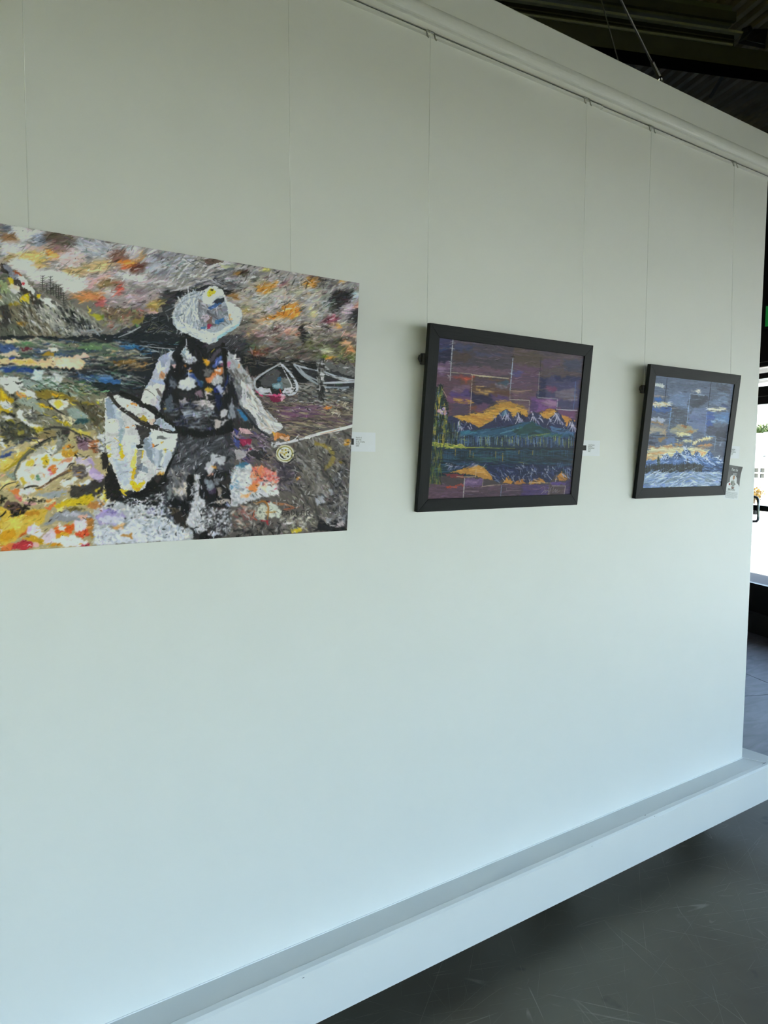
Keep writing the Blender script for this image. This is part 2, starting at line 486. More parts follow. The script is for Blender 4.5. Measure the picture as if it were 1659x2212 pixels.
# transom and soffit glimpsed above it
w2 = empty('window_2', BW(STORE_E1, 4.3, 2.147), kind='structure')
bm = bmesh.new(); bbox(bm, S0 + .05, S0 + .056, WIN_E2, FAR_E2, 2.147, 2.215); link('pane', bm, M_GLASS, w2)
bm = bmesh.new(); bbox(bm, S0 + .05, S0 + .056, WIN_E2, FAR_E2, 2.262, 2.309); link('pane', bm, M_GLASS, w2)
bm = bmesh.new(); bbox(bm, S1 + .10, S1 + 1.3, WIN_E2, FAR_E2, 2.37, 2.45); link('soffit_board', bm, M_SOFFIT, wr)
# door leaves with bottom rail, push bar and bent pull handle
def door(name, b0, b1, handle_side):
    d = empty(name, BW(S0 + .05, (b0 + b1) / 2, .166), kind='structure')
    st = .055
    for bb in (b0, b1 - st):
        bm = bmesh.new(); bbox(bm, S0 + .02, S0 + .07, bb, bb + st, .166, 1.994); link('stile', bm, M_BRONZE, d)
    bm = bmesh.new(); bbox(bm, S0 + .02, S0 + .07, b0 + st, b1 - st, .166, .417); link('bottom_rail', bm, M_BRONZE, d)
    bm = bmesh.new(); bbox(bm, S0 + .005, S0 + .03, b0 + st, b1 - st, 1.0655, 1.1135); bevel(link('push_bar', bm, M_BRONZE, d), .004)
    bm = bmesh.new(); bbox(bm, S0 + .042, S0 + .048, b0 + st, b1 - st, .417, 1.994); link('pane', bm, M_GLASS, d)
    hb = handle_side
    pts = []
    y0 = hb - 0.125
    for (b, z) in [(b1 - .03, 1.182), (y0 + .05, 1.188), (y0 + .018, 1.181), (y0 + .004, 1.162), (y0, 1.135), (y0 - .004, 1.08), (y0 - .006, 1.02), (y0 - .002, .992), (y0 + .014, .978), (y0 + .05, .974), (b1 - .03, .968)]:
        pts.append(BW(S0 - .040, b, z))
    bm = bmesh.new(); tube(bm, pts, .0115, 10); link('pull_handle', bm, M_CHROME_DARK, d, smooth=True)
    bm = bmesh.new(); bbox(bm, S0 + .0, S0 + .03, hb - .03, hb - .012, 1.03, 1.07); link('latch_lever', bm, M_BRONZE, d)
    return d
M_CHROME_DARK = mat('satin_steel', (0.34, 0.39, 0.40), 0.3, 0.7, var=0.1, scale=40)
door('door_1', 3.55, 4.62, 4.372)
door('door_2', 4.64, 5.42, 4.90)
w3 = empty('window_3', BW(STORE_E1, 0, .44), kind='structure')
bm = bmesh.new(); bbox(bm, S0 + .042, S0 + .048, WIN_E2, 3.48, .417, 1.994); link('pane', bm, M_GLASS, w3)
bm = bmesh.new(); bbox(bm, S0 + .02, S0 + .07, WIN_E2, 3.48, .166, .417); link('bottom_rail', bm, M_BRONZE, w3)
bm = bmesh.new(); bbox(bm, S0 + .042, S0 + .048, 5.42, FAR_E2, .417, 1.994); link('pane', bm, M_GLASS, w3)
bm = bmesh.new(); bbox(bm, S0 + .02, S0 + .07, 5.42, FAR_E2, .166, .417); link('bottom_rail', bm, M_BRONZE, w3)
for b in (-2.4, -.4, 1.6, 3.50, 5.44, 7.3, 9.2):
    bm = bmesh.new(); bbox(bm, S0, S1, b - .03, b + .03, .166, 1.994); link('mullion', bm, M_BRONZE, w3)

# ---- ceiling: corrugated roof deck
bm = bmesh.new()
pitch, dep = 0.0905, 0.035
a = LEFT_E1 - .2
prof = []
while a < STORE_E1 + .15:
    prof += [(a, DECK_Z), (a + pitch * .42, DECK_Z), (a + pitch * .52, DECK_Z + dep), (a + pitch * .90, DECK_Z + dep)]
    a += pitch
va = [bm.verts.new(BW(p, WIN_E2 - .2, z)) for p, z in prof]
vb = [bm.verts.new(BW(p, FAR_E2 + .2, z)) for p, z in prof]
for k in range(len(prof) - 1):
    bm.faces.new((va[k], va[k + 1], vb[k + 1], vb[k]))
ceil = tag(link('ceiling', bm, M_DECK), 'dark corrugated metal roof deck', kind='structure')
bm = bmesh.new(); bbox(bm, LEFT_E1 - .2, STORE_E1 + .15, WIN_E2 - .2, FAR_E2 + .2, DECK_Z + dep + .01, DECK_Z + .25)
link('roof_slab', bm, M_DARKWALL, ceil)
# ================================================================== overhead steel
beam = empty('ceiling_beam', BW(3.5, 2.75, 3.897), 'long black steel beam running below the corrugated deck', 'beam')
bm = bmesh.new(); bbox(bm, LEFT_E1 + .02, STORE_E1 - .02, 2.75, 2.85, 3.897, 4.018); bevel(link('web', bm, M_BEAM, beam), .004)
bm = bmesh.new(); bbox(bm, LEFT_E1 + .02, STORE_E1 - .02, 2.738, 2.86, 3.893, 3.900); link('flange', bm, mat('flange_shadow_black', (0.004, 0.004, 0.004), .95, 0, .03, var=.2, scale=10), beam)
track = empty('lighting_track', BW(1.0, 2.76, 4.10), 'black lighting track with two pale edges above the long beam', 'track')
M_TRACKEDGE = mat('track_edge_grey', (0.55, 0.56, 0.50), 0.45, 0.2, var=0.3, scale=12)
bm = bmesh.new(); bbox(bm, LEFT_E1 + .02, 3.80, 2.775, 2.85, 4.032, 4.0965); link('track_body', bm, M_BLACKSTEEL, track)
bm = bmesh.new(); bbox(bm, LEFT_E1 + .02, 3.775, 2.748, 2.85, 4.0205, 4.032); link('edge_strip', bm, M_TRACKEDGE, track)
bm = bmesh.new(); bbox(bm, LEFT_E1 + .02, 3.842, 2.748, 2.85, 4.097, 4.112); link('edge_strip', bm, M_TRACKEDGE, track)
for k, (z0, z1) in enumerate([(4.046, 4.052), (4.066, 4.071)]):
    bm = bmesh.new(); bbox(bm, LEFT_E1 + .02, 3.80, 2.770, 2.776, z0, z1); link('conductor_line', bm, M_BEAM, track)
duct = empty('air_duct', BW(1.5, 2.9, 4.13), 'dark rectangular duct with dusty lower edge above the lighting track', 'duct')
bm = bmesh.new(); bbox(bm, LEFT_E1 + .02, 3.80, 2.80, 3.04, 4.165, 4.285); bevel(link('duct_body', bm, M_DUCT, duct), .006)
bm = bmesh.new(); bbox(bm, LEFT_E1 + .02, 3.81, 2.775, 2.80, 4.18, 4.235); link('duct_flange', bm, M_BEAM, duct)
lamp = empty('track_light', BW(3.93, 2.72, 4.03), 'black box-shaped track light at the end of the lighting track', 'light')
bm = bmesh.new()
hexa(bm, [BW(3.76, 2.62, 3.985), BW(3.88, 2.60, 3.965), BW(3.99, 2.735, 4.02), BW(3.80, 2.738, 4.03), BW(3.82, 2.62, 4.06), BW(3.90, 2.60, 4.063), BW(4.00, 2.735, 4.085), BW(3.83, 2.738, 4.10)])
M_LAMPBLACK = mat('lamp_black', (0.008, 0.008, 0.010), 0.3, 0, 0.5, var=0.2, scale=30)
bevel(link('lamp_housing', bm, M_LAMPBLACK, lamp), .006)
bm = bmesh.new(); tube(bm, [BW(3.88, 2.70, 4.06), BW(3.88, 2.742, 4.135), BW(3.88, 2.80, 4.150)], .012, 10); link('stem', bm, M_BLACKSTEEL, lamp)
def brace(p, q, w, label):
    bm = bmesh.new()
    p, q = Vector(p), Vector(q); d = (q - p).normalized(); u = d.cross(Vector((0, 0, 1))).normalized() * w; t = d.cross(u).normalized() * .006
    hexa(bm, [p - u - t, p + u - t, p + u + t, p - u + t, q - u - t, q + u - t, q + u + t, q - u + t])
    return tag(link('steel_brace', bm, M_BEAM), label, 'brace', 'steel braces between beam and deck')
brace(BW(3.062, 2.875, 4.02), BW(3.266, 3.540, DECK_Z - .02), .019, 'dark flat brace slanting left from the long beam to the deck')
brace(BW(3.115, 2.875, 4.00), BW(3.655, 3.689, DECK_Z - .02), .024, 'dark flat brace dropping steeply beside the thin suspension wire')
brace(BW(3.83, 2.875, 3.95), BW(4.439, 3.901, DECK_Z - .02), .011, 'narrow dark brace below the black track light')
# a second joist further back keeps the deck supported
bm = bmesh.new(); bbox(bm, LEFT_E1 + .02, STORE_E1 - .02, 6.0, 6.12, 4.1, DECK_Z - .002)
tag(link('ceiling_beam', bm, M_BEAM), 'dark roof joist tucked under the deck behind the display wall', 'beam')

# suspension wires holding the display wall
def susp(name, top, bot, r, label, shackle):
    e = empty(name, bot, label, 'cable')
    bm = bmesh.new(); tube(bm, [top, bot], r, 8); link('wire', bm, M_STEELCABLE, e, True)
    d = (Vector(top) - Vector(bot)).normalized()
    if shackle:
        bm = bmesh.new(); tube(bm, [Vector(bot) + d * .02, Vector(bot) + d * .075], r * 2.0, 8); link('crimp_sleeve', bm, M_STEELCABLE, e)
        c = Vector(bot) + Vector((0, 0, -.004))
        for k, (rr, th, cen) in enumerate([(.015, .0045, c + d * .006), (.008, .004, c + Vector((.004, 0, -.020)))]):
            bm = bmesh.new(); tube(bm, [cen + Vector((rr * math.cos(t), .004 * math.sin(t * 2), rr * math.sin(t))) for t in [2 * math.pi * q / 18 for q in range(19)]], th, 8, False)
            link('shackle_ring', bm, M_CHROME, e, True)
        bm = bmesh.new(); box(bm, bot[0] - .010, bot[0] + .022, .06, .10, 2.808, 2.835); link('anchor_plate', bm, M_BLACKSTEEL, e)
    return e
susp('suspension_cable', (0.725, .08, DECK_Z - .002), (2.4790, .08, 2.872), .0038, 'thick steel suspension cable ending in a bright shackle on the display wall', True)
susp('suspension_cable', (2.803, .9, DECK_Z - .002), (3.42, .9, 3.28), .0028, 'thin wire slanting down behind the display wall beside the braces', False)

# ================================================================== picture rail and hangers
pr = empty('picture_rail', (1.0, 0, 2.643), 'white slotted picture rail along the top of the display wall', 'picture rail')
for (x0, x1, dz) in [(-1.74, 2.048, 0.0), (2.049, 3.086, -0.0016)]:
    bm = bmesh.new()
    prof = [(0, 2.6515), (-0.010, 2.6515), (-0.011, 2.6505), (-0.011, 2.6462), (-0.0045, 2.6462), (-0.0045, 2.6412), (-0.011, 2.6412), (-0.011, 2.6368), (-0.010, 2.6360), (0, 2.6360)]
    extrude_profile(bm, [(y, z + dz) for y, z in prof], x0, x1)
    seg = link('rail_segment', bm, M_RAIL, pr)
    bm = bmesh.new(); box(bm, x0 + .001, x1 - .001, -0.0075, -0.0043, 2.6414 + dz, 2.6460 + dz)
    link('slot', bm, M_SLOT, seg)

def hanger(x, xb, yb, zb, label):
    dz = 0 if x < 2.05 else -0.0016
    e = empty('picture_hanger', (x, -.012, 2.644 + dz), label, 'picture hanger', 'cable hangers on the picture rail')
    bm = bmesh.new(); box(bm, x - .012, x + .014, -.0135, -.0076, 2.6415 + dz, 2.6462 + dz); bevel(link('slider', bm, M_HOOK, e), .0008)
    for dx in (-.0125, .0145):
        bm = bmesh.new()
        pts = [(x + dx, -.0125, 2.6445 + dz), (x + dx, -.0145, 2.636 + dz), (x + dx + .0004, -.0155, 2.630 + dz), (x + dx + .0022, -.0165, 2.626 + dz), (x + dx + .0045, -.017, 2.6245 + dz), (x + dx + .0060, -.017, 2.6275 + dz)]
        tube(bm, pts, [.0016, .0016, .0019, .0021, .0019, .0009], 8); link('hook', bm, M_HOOK, e, True)
    bm = bmesh.new(); tube(bm, [(x + .001, -.0135, 2.6445 + dz), (x + .001, -.0135, 2.62 + dz), (xb, yb, zb)], .00085, 6); link('cable', bm, M_CABLE, e, True)
    return e
hanger(.3355, .337, -.022, 1.80, 'leftmost white cable hanger, running down to the fisherman canvas')
hanger(.9095, .914, -.022, 1.80, 'white cable hanger above the fisherman hat, second from the left')
hanger(1.3347, 1.3335, -.018, 1.80, 'white cable hanger over the left corner of the lake sunset picture')
hanger(1.9656, 1.9690, -.018, 1.80, 'white cable hanger over the right corner of the lake sunset picture')
hanger(2.2987, 2.3000, -.018, 1.76, 'white cable hanger over the left corner of the snowy peaks picture')
hanger(2.8163, 2.8440, -.020, 1.76, 'rightmost white cable hanger, over the snowy peaks picture')

# ================================================================== frames
M_FRAME = mat('black_wood_frame', (0.0070, 0.0085, 0.0090), 0.5, 0, 0.17, var=0.25, scale=3.0, bump=0.25, bscale=1.0, stretch=(14, 200, 200))
M_FRAMEV = mat('black_wood_frame_upright', (0.0070, 0.0085, 0.0090), 0.5, 0, 0.17, var=0.25, scale=3.0, bump=0.25, bscale=1.0, stretch=(200, 200, 14))
M_BACKING = mat('brown_backing_board', (0.16, 0.11, 0.07), 0.8, var=0.2, scale=20)

def frame_at(name, x0, x1, zt, zb, yt, yb, th, bw, label, cat='painting', group=None):
    """leaning rectangle: local x right, local z up in its own plane, local -y towards the room; root at the bottom-left front corner"""
    e = empty(name, (x0, yb, zb), label, cat, group)
    lean = math.atan2(yb - yt, zt - zb)
    e.rotation_euler = (lean, 0, 0)
    W = x1 - x0; H = math.hypot(zt - zb, yb - yt)
    return e, W, H

def local_link(name, bm, m, parent, smooth=False):
    o = link(name, bm, m, None, smooth)
    o.parent = parent
    return o

def mitred_frame(e, W, H, th, bw, lip=0.006):
    corners_o = [(0, 0), (W, 0), (W, H), (0, H)]
    corners_i = [(bw, bw), (W - bw, bw), (W - bw, H - bw), (bw, H - bw)]
    for k in range(4):
        a, b = corners_o[k], corners_o[(k + 1) % 4]; c, d = corners_i[(k + 1) % 4], corners_i[k]
        g = 0.00025
        bm = bmesh.new()
        ring = [a, b, c, d]
        hexa(bm, [(p[0], 0.0, p[1]) for p in ring] + [(p[0], th, p[1]) for p in ring])
        o = local_link('frame_rail', bm, M_FRAME if k % 2 == 0 else M_FRAMEV, e)
        bevel(o, .0009, 2)

fr2, W2, H2 = frame_at('framed_painting', 1.3085, 1.9712, 1.8772, 1.3725, -.0627, -.0160, .014, .036,
                       'black framed painting of a mountain lake at sunset with purple panel sky')
mitred_frame(fr2, W2, H2, .014, .0355)
fr3, W3, H3 = frame_at('framed_painting', 2.2762, 2.8462, 1.8432, 1.3836, -.0600, -.0160, .014, .036,
                       'black framed painting of snowy peaks under blue grey sky, nearest the wall end')
mitred_frame(fr3, W3, H3, .014, .0365)
for e, W, H in ((fr2, W2, H2), (fr3, W3, H3)):
    bm = bmesh.new(); box(bm, .012, W - .012, .0125, .0150, .012, H - .012); local_link('backing_board', bm, M_BACKING, e)
    # black hanger bracket poking out at the left, and its twin at the right
    for xx in (-.005, W - .012):
        bm = bmesh.new(); box(bm, xx, xx + .018, .015, .030, H * .785, H * .845); bevel(local_link('hanger_bracket', bm, M_BLACKSTEEL, e), .003)
        bm = bmesh.new(); tube(bm, [(xx - .002, .022, H * .80), (xx - .006, .024, H * .815), (xx - .002, .026, H * .832)], .004, 8); local_link('bracket_screw', bm, M_BLACKSTEEL, e, True)
# ================================================================== a small paint engine: brush marks laid into a colour field, later carried by mesh colours
def hexcol(c):
    if isinstance(c, str):
        return np.array([int(c[i:i + 2], 16) for i in (0, 2, 4)], float) / 255.0
    return np.array(c, float) / 255.0

def up_noise(rng, h, w, cell):
    gh, gw = int(h / cell) + 3, int(w / cell) + 3
    g = rng.standard_normal((gh, gw))
    yy = np.arange(h) / cell; xx = np.arange(w) / cell
    y0 = yy.astype(int); x0 = xx.astype(int)
    fy = (yy - y0)[:, None]; fx = (xx - x0)[None, :]
    fy = fy * fy * (3 - 2 * fy); fx = fx * fx * (3 - 2 * fx)
    a = g[y0][:, x0]; b = g[y0][:, x0 + 1]; c = g[y0 + 1][:, x0]; d = g[y0 + 1][:, x0 + 1]
    return (a * (1 - fx) + b * fx) * (1 - fy) + (c * (1 - fx) + d * fx) * fy

class Painter:
    def __init__(self, x0, y0, x1, y1, s, seed, base):
        self.x0, self.y0, self.s = x0, y0, s
        self.w, self.h = int((x1 - x0) * s), int((y1 - y0) * s)
        self.rng = np.random.default_rng(seed)
        self.img = np.zeros((self.h, self.w, 3)); self.img[:] = hexcol(base)
        self.hgt = np.zeros((self.h, self.w))
        self.ang = np.zeros((self.h, self.w))
        r = self.rng
        self.wx = up_noise(r, self.h, self.w, 9) * .5 + up_noise(r, self.h, self.w, 4) * .5 + up_noise(r, self.h, self.w, 22) * .5
        self.wy = up_noise(r, self.h, self.w, 9) * .5 + up_noise(r, self.h, self.w, 4) * .5 + up_noise(r, self.h, self.w, 22) * .5
        self.grain = r.random((self.h, self.w))
        self.ox = self.oy = 0.0; self.k = 1.0
        self.rec = False; self.log = []
    def view(self, ox, oy, k):
        self.ox, self.oy, self.k = ox, oy, k
        return self
    def px(self, pts):
        if isinstance(pts, str):
            pts = [tuple(float(v) for v in q.split(',')) for q in pts.split()]
        p = np.array(pts, float) / self.k + np.array([self.ox, self.oy])
        return (p - np.array([self.x0, self.y0])) * self.s
    def _box(self, p, pad):
        a = np.floor(p.min(0) - pad).astype(int); b = np.ceil(p.max(0) + pad).astype(int) + 1
        xa, ya = max(a[0], 0), max(a[1], 0); xb, yb = min(b[0], self.w), min(b[1], self.h)
        return xa, ya, xb, yb
    def mask(self, p, rough):
        xa, ya, xb, yb = self._box(p, rough * 2 + 2)
        if xb <= xa or yb <= ya: return None
        X, Y = np.meshgrid(np.arange(xa, xb) + .5, np.arange(ya, yb) + .5)
        X = X + self.wx[ya:yb, xa:xb] * rough; Y = Y + self.wy[ya:yb, xa:xb] * rough
        ins = np.zeros(X.shape, bool)
        n = len(p)
        for i in range(n):
            x1, y1 = p[i]; x2, y2 = p[(i + 1) % n]
            if y1 == y2: continue
            c = ((y1 <= Y) & (Y < y2)) | ((y2 <= Y) & (Y < y1))
            ins ^= c & (X < (x2 - x1) * (Y - y1) / (y2 - y1) + x1)
        return xa, ya, xb, yb, ins
    def _put(self, xa, ya, xb, yb, a, col, lift=.3):
        self.img[ya:yb, xa:xb] += (col - self.img[ya:yb, xa:xb]) * a[..., None]
        self.hgt[ya:yb, xa:xb] += (lift - self.hgt[ya:yb, xa:xb]) * a * .6
    def P(self, col, pts, rough=2.0, a=.95, var=.05):
        m = self.mask(self.px(pts), rough * self.s)
        if m is None: return
        xa, ya, xb, yb, ins = m
        col = hexcol(col)
        v = 1 + var * (self.wx[ya:yb, xa:xb] + (self.grain[ya:yb, xa:xb] - .5))
        al = ins * a * (0.88 + .12 * (self.grain[ya:yb, xa:xb] > .12))
        self._put(xa, ya, xb, yb, al, np.clip(col * v[..., None], 0, 1), self.rng.uniform(.2, .6))
    def smear(self, pts, blur=2.0, warp=3.0, soft=6):
        """work neighbouring colours into each other while wet"""
        xa, ya, xb, yb, full = self.mask(self.px(pts), 4)
        full = full.astype(float)
        full = self.box3(full, soft)
        X, Y = np.meshgrid(np.arange(xa, xb), np.arange(ya, yb))
        u = np.clip(X + self.wx[ya:yb, xa:xb] * warp * self.s, 0, self.w - 1).astype(int)
        v = np.clip(Y + self.wy[ya:yb, xa:xb] * warp * self.s * .8, 0, self.h - 1).astype(int)
        t = self.img[v, u]
        t = np.stack([self.box3(t[..., c], blur * self.s) for c in range(3)], -1)
        self.img[ya:yb, xa:xb] += (t - self.img[ya:yb, xa:xb]) * full[..., None]
    @staticmethod
    def box3(a, r):
        r = max(int(round(r)), 1)
        for _ in range(2):
            for ax in (0, 1):
                pad = [(0, 0), (0, 0)]; pad[ax] = (r + 1, r)
                c = np.cumsum(np.pad(a, pad, mode='edge'), axis=ax)
                n = a.shape[ax]
                hi = np.take(c, np.arange(2 * r + 1, 2 * r + 1 + n), axis=ax); lo = np.take(c, np.arange(0, n), axis=ax)
                a = (hi - lo) / (2 * r + 1)
        return a
    def A(self, deg, pts):
        m = self.mask(self.px(pts), 6)
        if m is None: return
        xa, ya, xb, yb, ins = m
        self.ang[ya:yb, xa:xb][ins] = math.radians(deg)
    def _line(self, p, w, col, a, dry):
        pad = max(w) + 2
        xa, ya, xb, yb = self._box(p, pad)
        if xb <= xa or yb <= ya: return
        X, Y = np.meshgrid(np.arange(xa, xb) + .5, np.arange(ya, yb) + .5)
        best = np.full(X.shape, 1e9); side = np.zeros(X.shape); wid = np.ones(X.shape); al_ = np.zeros(X.shape)
        tot = 0
        for i in range(len(p) - 1):
            d = p[i + 1] - p[i]; L2 = float(d @ d)
            if L2 < 1e-6: continue
            t = np.clip(((X - p[i][0]) * d[0] + (Y - p[i][1]) * d[1]) / L2, 0, 1)
            ex = X - (p[i][0] + t * d[0]); ey = Y - (p[i][1] + t * d[1])
            ds = np.hypot(ex, ey)
            b = ds < best
            best = np.where(b, ds, best); side = np.where(b, (ex * d[1] - ey * d[0]) / math.sqrt(L2), side)
            wid = np.where(b, w[i] + (w[i + 1] - w[i]) * t, wid)
            al_ = np.where(b, tot + t * math.sqrt(L2), al_); tot += math.sqrt(L2)
        hw = np.maximum(wid * .5, .35)
        cov = np.clip(hw - best + .5, 0, 1)
        if dry > 0:
            ph = self.rng.uniform(0, 50)
            st = np.sin(side * 2.3 / max(.7, self.s) + ph) * .5 + np.sin(side * 4.1 + ph * 2 + al_ * .05) * .35
            g = self.grain[ya:yb, xa:xb]
            cov = cov * np.clip(1.15 - dry * (.45 - .55 * st + .9 * (g - .35) + .5 * (al_ / max(tot, 1) - .4)), 0, 1)
        else:
            st = 0
        sh = 1 + .05 * st
        c = np.clip(hexcol(col) * (sh[..., None] if dry > 0 else 1), 0, 1)
        self._put(xa, ya, xb, yb, cov * a, c, self.rng.uniform(.3, 1.0))
    def replay(self, a=.8):
        self.rec = False
        for v, arg in self.log:
            self.view(*v); self.S(*arg[:3], arg[3] * a, *arg[4:])
    def S(self, col, w, pts, a=.95, dry=.35, taper=True):
        if self.rec and w / self.k < 6.5: self.log.append(((self.ox, self.oy, self.k), (col, w, pts, a, dry, taper)))
        p = self.px(pts)
        if len(p) > 2:                                    # smooth the polyline
            q = [p[0]]
            for i in range(len(p) - 1):
                p0 = p[max(i - 1, 0)]; p1 = p[i]; p2 = p[i + 1]; p3 = p[min(i + 2, len(p) - 1)]
                for t in (.33, .67, 1.0):
                    q.append(.5 * ((2 * p1) + (p2 - p0) * t + (2 * p0 - 5 * p1 + 4 * p2 - p3) * t * t + (3 * p1 - p0 - 3 * p2 + p3) * t ** 3))
            p = np.array(q)
        W = w / self.k * self.s
        n = len(p)
        ws = [W * ((.45 + .55 * math.sin(math.pi * min(max(i / (n - 1), .12), .88))) if taper else 1) for i in range(n)]
        self._line(p, ws, col, a, dry)
    def R(self, pts, n, ln, wd, deg, spread, cols, a=.85, dry=.5, curve=.15):
        """scatter strokes inside a region"""
        p = self.px(pts); lo, hi = p.min(0), p.max(0)
        m = self.mask(p, 3)
        if m is None: return
        xa, ya, xb, yb, ins = m
        ys, xs = np.nonzero(ins)
        if len(xs) == 0: return
        idx = self.rng.integers(0, len(xs), n)
        f = self.s / self.k
        for i in idx:
            x, y = xs[i] + xa, ys[i] + ya
            th = math.radians(deg) + self.rng.normal(0, math.radians(spread))
            L = self.rng.uniform(*ln) * f; W = max(self.rng.uniform(*wd) * f, .7)
            dx, dy = math.cos(th) * L / 2, math.sin(th) * L / 2
            bend = self.rng.normal(0, curve) * L
            q = np.array([[x - dx, y - dy], [x - dy / max(L, 1) * bend * 2 * .5, y + dx / max(L, 1) * bend * 2 * .5], [x + dx, y + dy]])
            c = hexcol(cols[self.rng.integers(0, len(cols))]) * self.rng.uniform(.9, 1.08)
            self._line(q, [W * .6, W, W * .45], np.clip(c, 0, 1) * 255, a, dry)
    def D(self, pts, n, r, cols, a=.9):
        """spatter dots inside a region"""
        p = self.px(pts); m = self.mask(p, 3)
        if m is None: return
        xa, ya, xb, yb, ins = m
        ys, xs = np.nonzero(ins)
        if len(xs) == 0: return
        for i in self.rng.integers(0, len(xs), n):
            x, y = xs[i] + xa, ys[i] + ya
            rr = max(self.rng.uniform(*r) ** 1.0 / self.k * self.s, .5)
            q = np.array([[x, y], [x + self.rng.normal(0, rr * .6), y + self.rng.normal(0, rr * .6)]]) + .01
            self._line(q, [rr * 2, rr * 1.4], hexcol(cols[self.rng.integers(0, len(cols))]) * 255, a, 0)
    def texture(self, n, ln, wd, jit, contrast=1.0, spread=14, pts=None):
        """re-brush what is there: strokes that take the colour under them"""
        if pts is None:
            xs = self.rng.integers(0, self.w, n); ys = self.rng.integers(0, self.h, n)
        else:
            m = self.mask(self.px(pts), 3); xa, ya, xb, yb, ins = m
            yy, xx = np.nonzero(ins); i = self.rng.integers(0, len(xx), n); xs, ys = xx[i] + xa, yy[i] + ya
        src = self.img.copy()
        for x, y in zip(xs, ys):
            th = self.ang[y, x] + self.rng.normal(0, math.radians(spread))
            L = self.rng.uniform(*ln) * self.s; W = max(self.rng.uniform(*wd) * self.s, .7)
            dx, dy = math.cos(th) * L / 2, math.sin(th) * L / 2
            c = src[y, x]
            j = self.rng.normal(0, jit) * (2.4 if self.rng.random() < .14 and c.mean() < .6 else .7 if c.mean() > .6 else 1.0)
            c = np.clip(c * (1 + j * .6) + j * .24 * contrast + self.rng.normal(0, jit * .12, 3), .03, .93)
            b = self.rng.normal(0, .12) * L
            q = np.array([[x - dx, y - dy], [x - dy / L * b, y + dx / L * b], [x + dx, y + dy]])
            self._line(q, [W * .5, W, W * .4], c * 255, .75, .55)
    def letter(self, strokes, x, y, w, h, col, lw):
        for st in strokes:
            self.S(col, lw, [(x + a * w, y + b * h) for a, b in st], .9, .1, False)
    def sample(self, u, v):
        """bilinear lookup at raster coordinates"""
        u = np.clip(u - .5, 0, self.w - 1.001); v = np.clip(v - .5, 0, self.h - 1.001)
        i = u.astype(int); j = v.astype(int); fu = u - i; fv = v - j
        def g(a):
            f = (lambda q: q[..., None]) if a.ndim == 3 else (lambda q: q)
            return a[j, i] * f((1 - fu) * (1 - fv)) + a[j, i + 1] * f(fu * (1 - fv)) + a[j + 1, i] * f((1 - fu) * fv) + a[j + 1, i + 1] * f(fu * fv)
        return g(self.img), g(self.hgt)

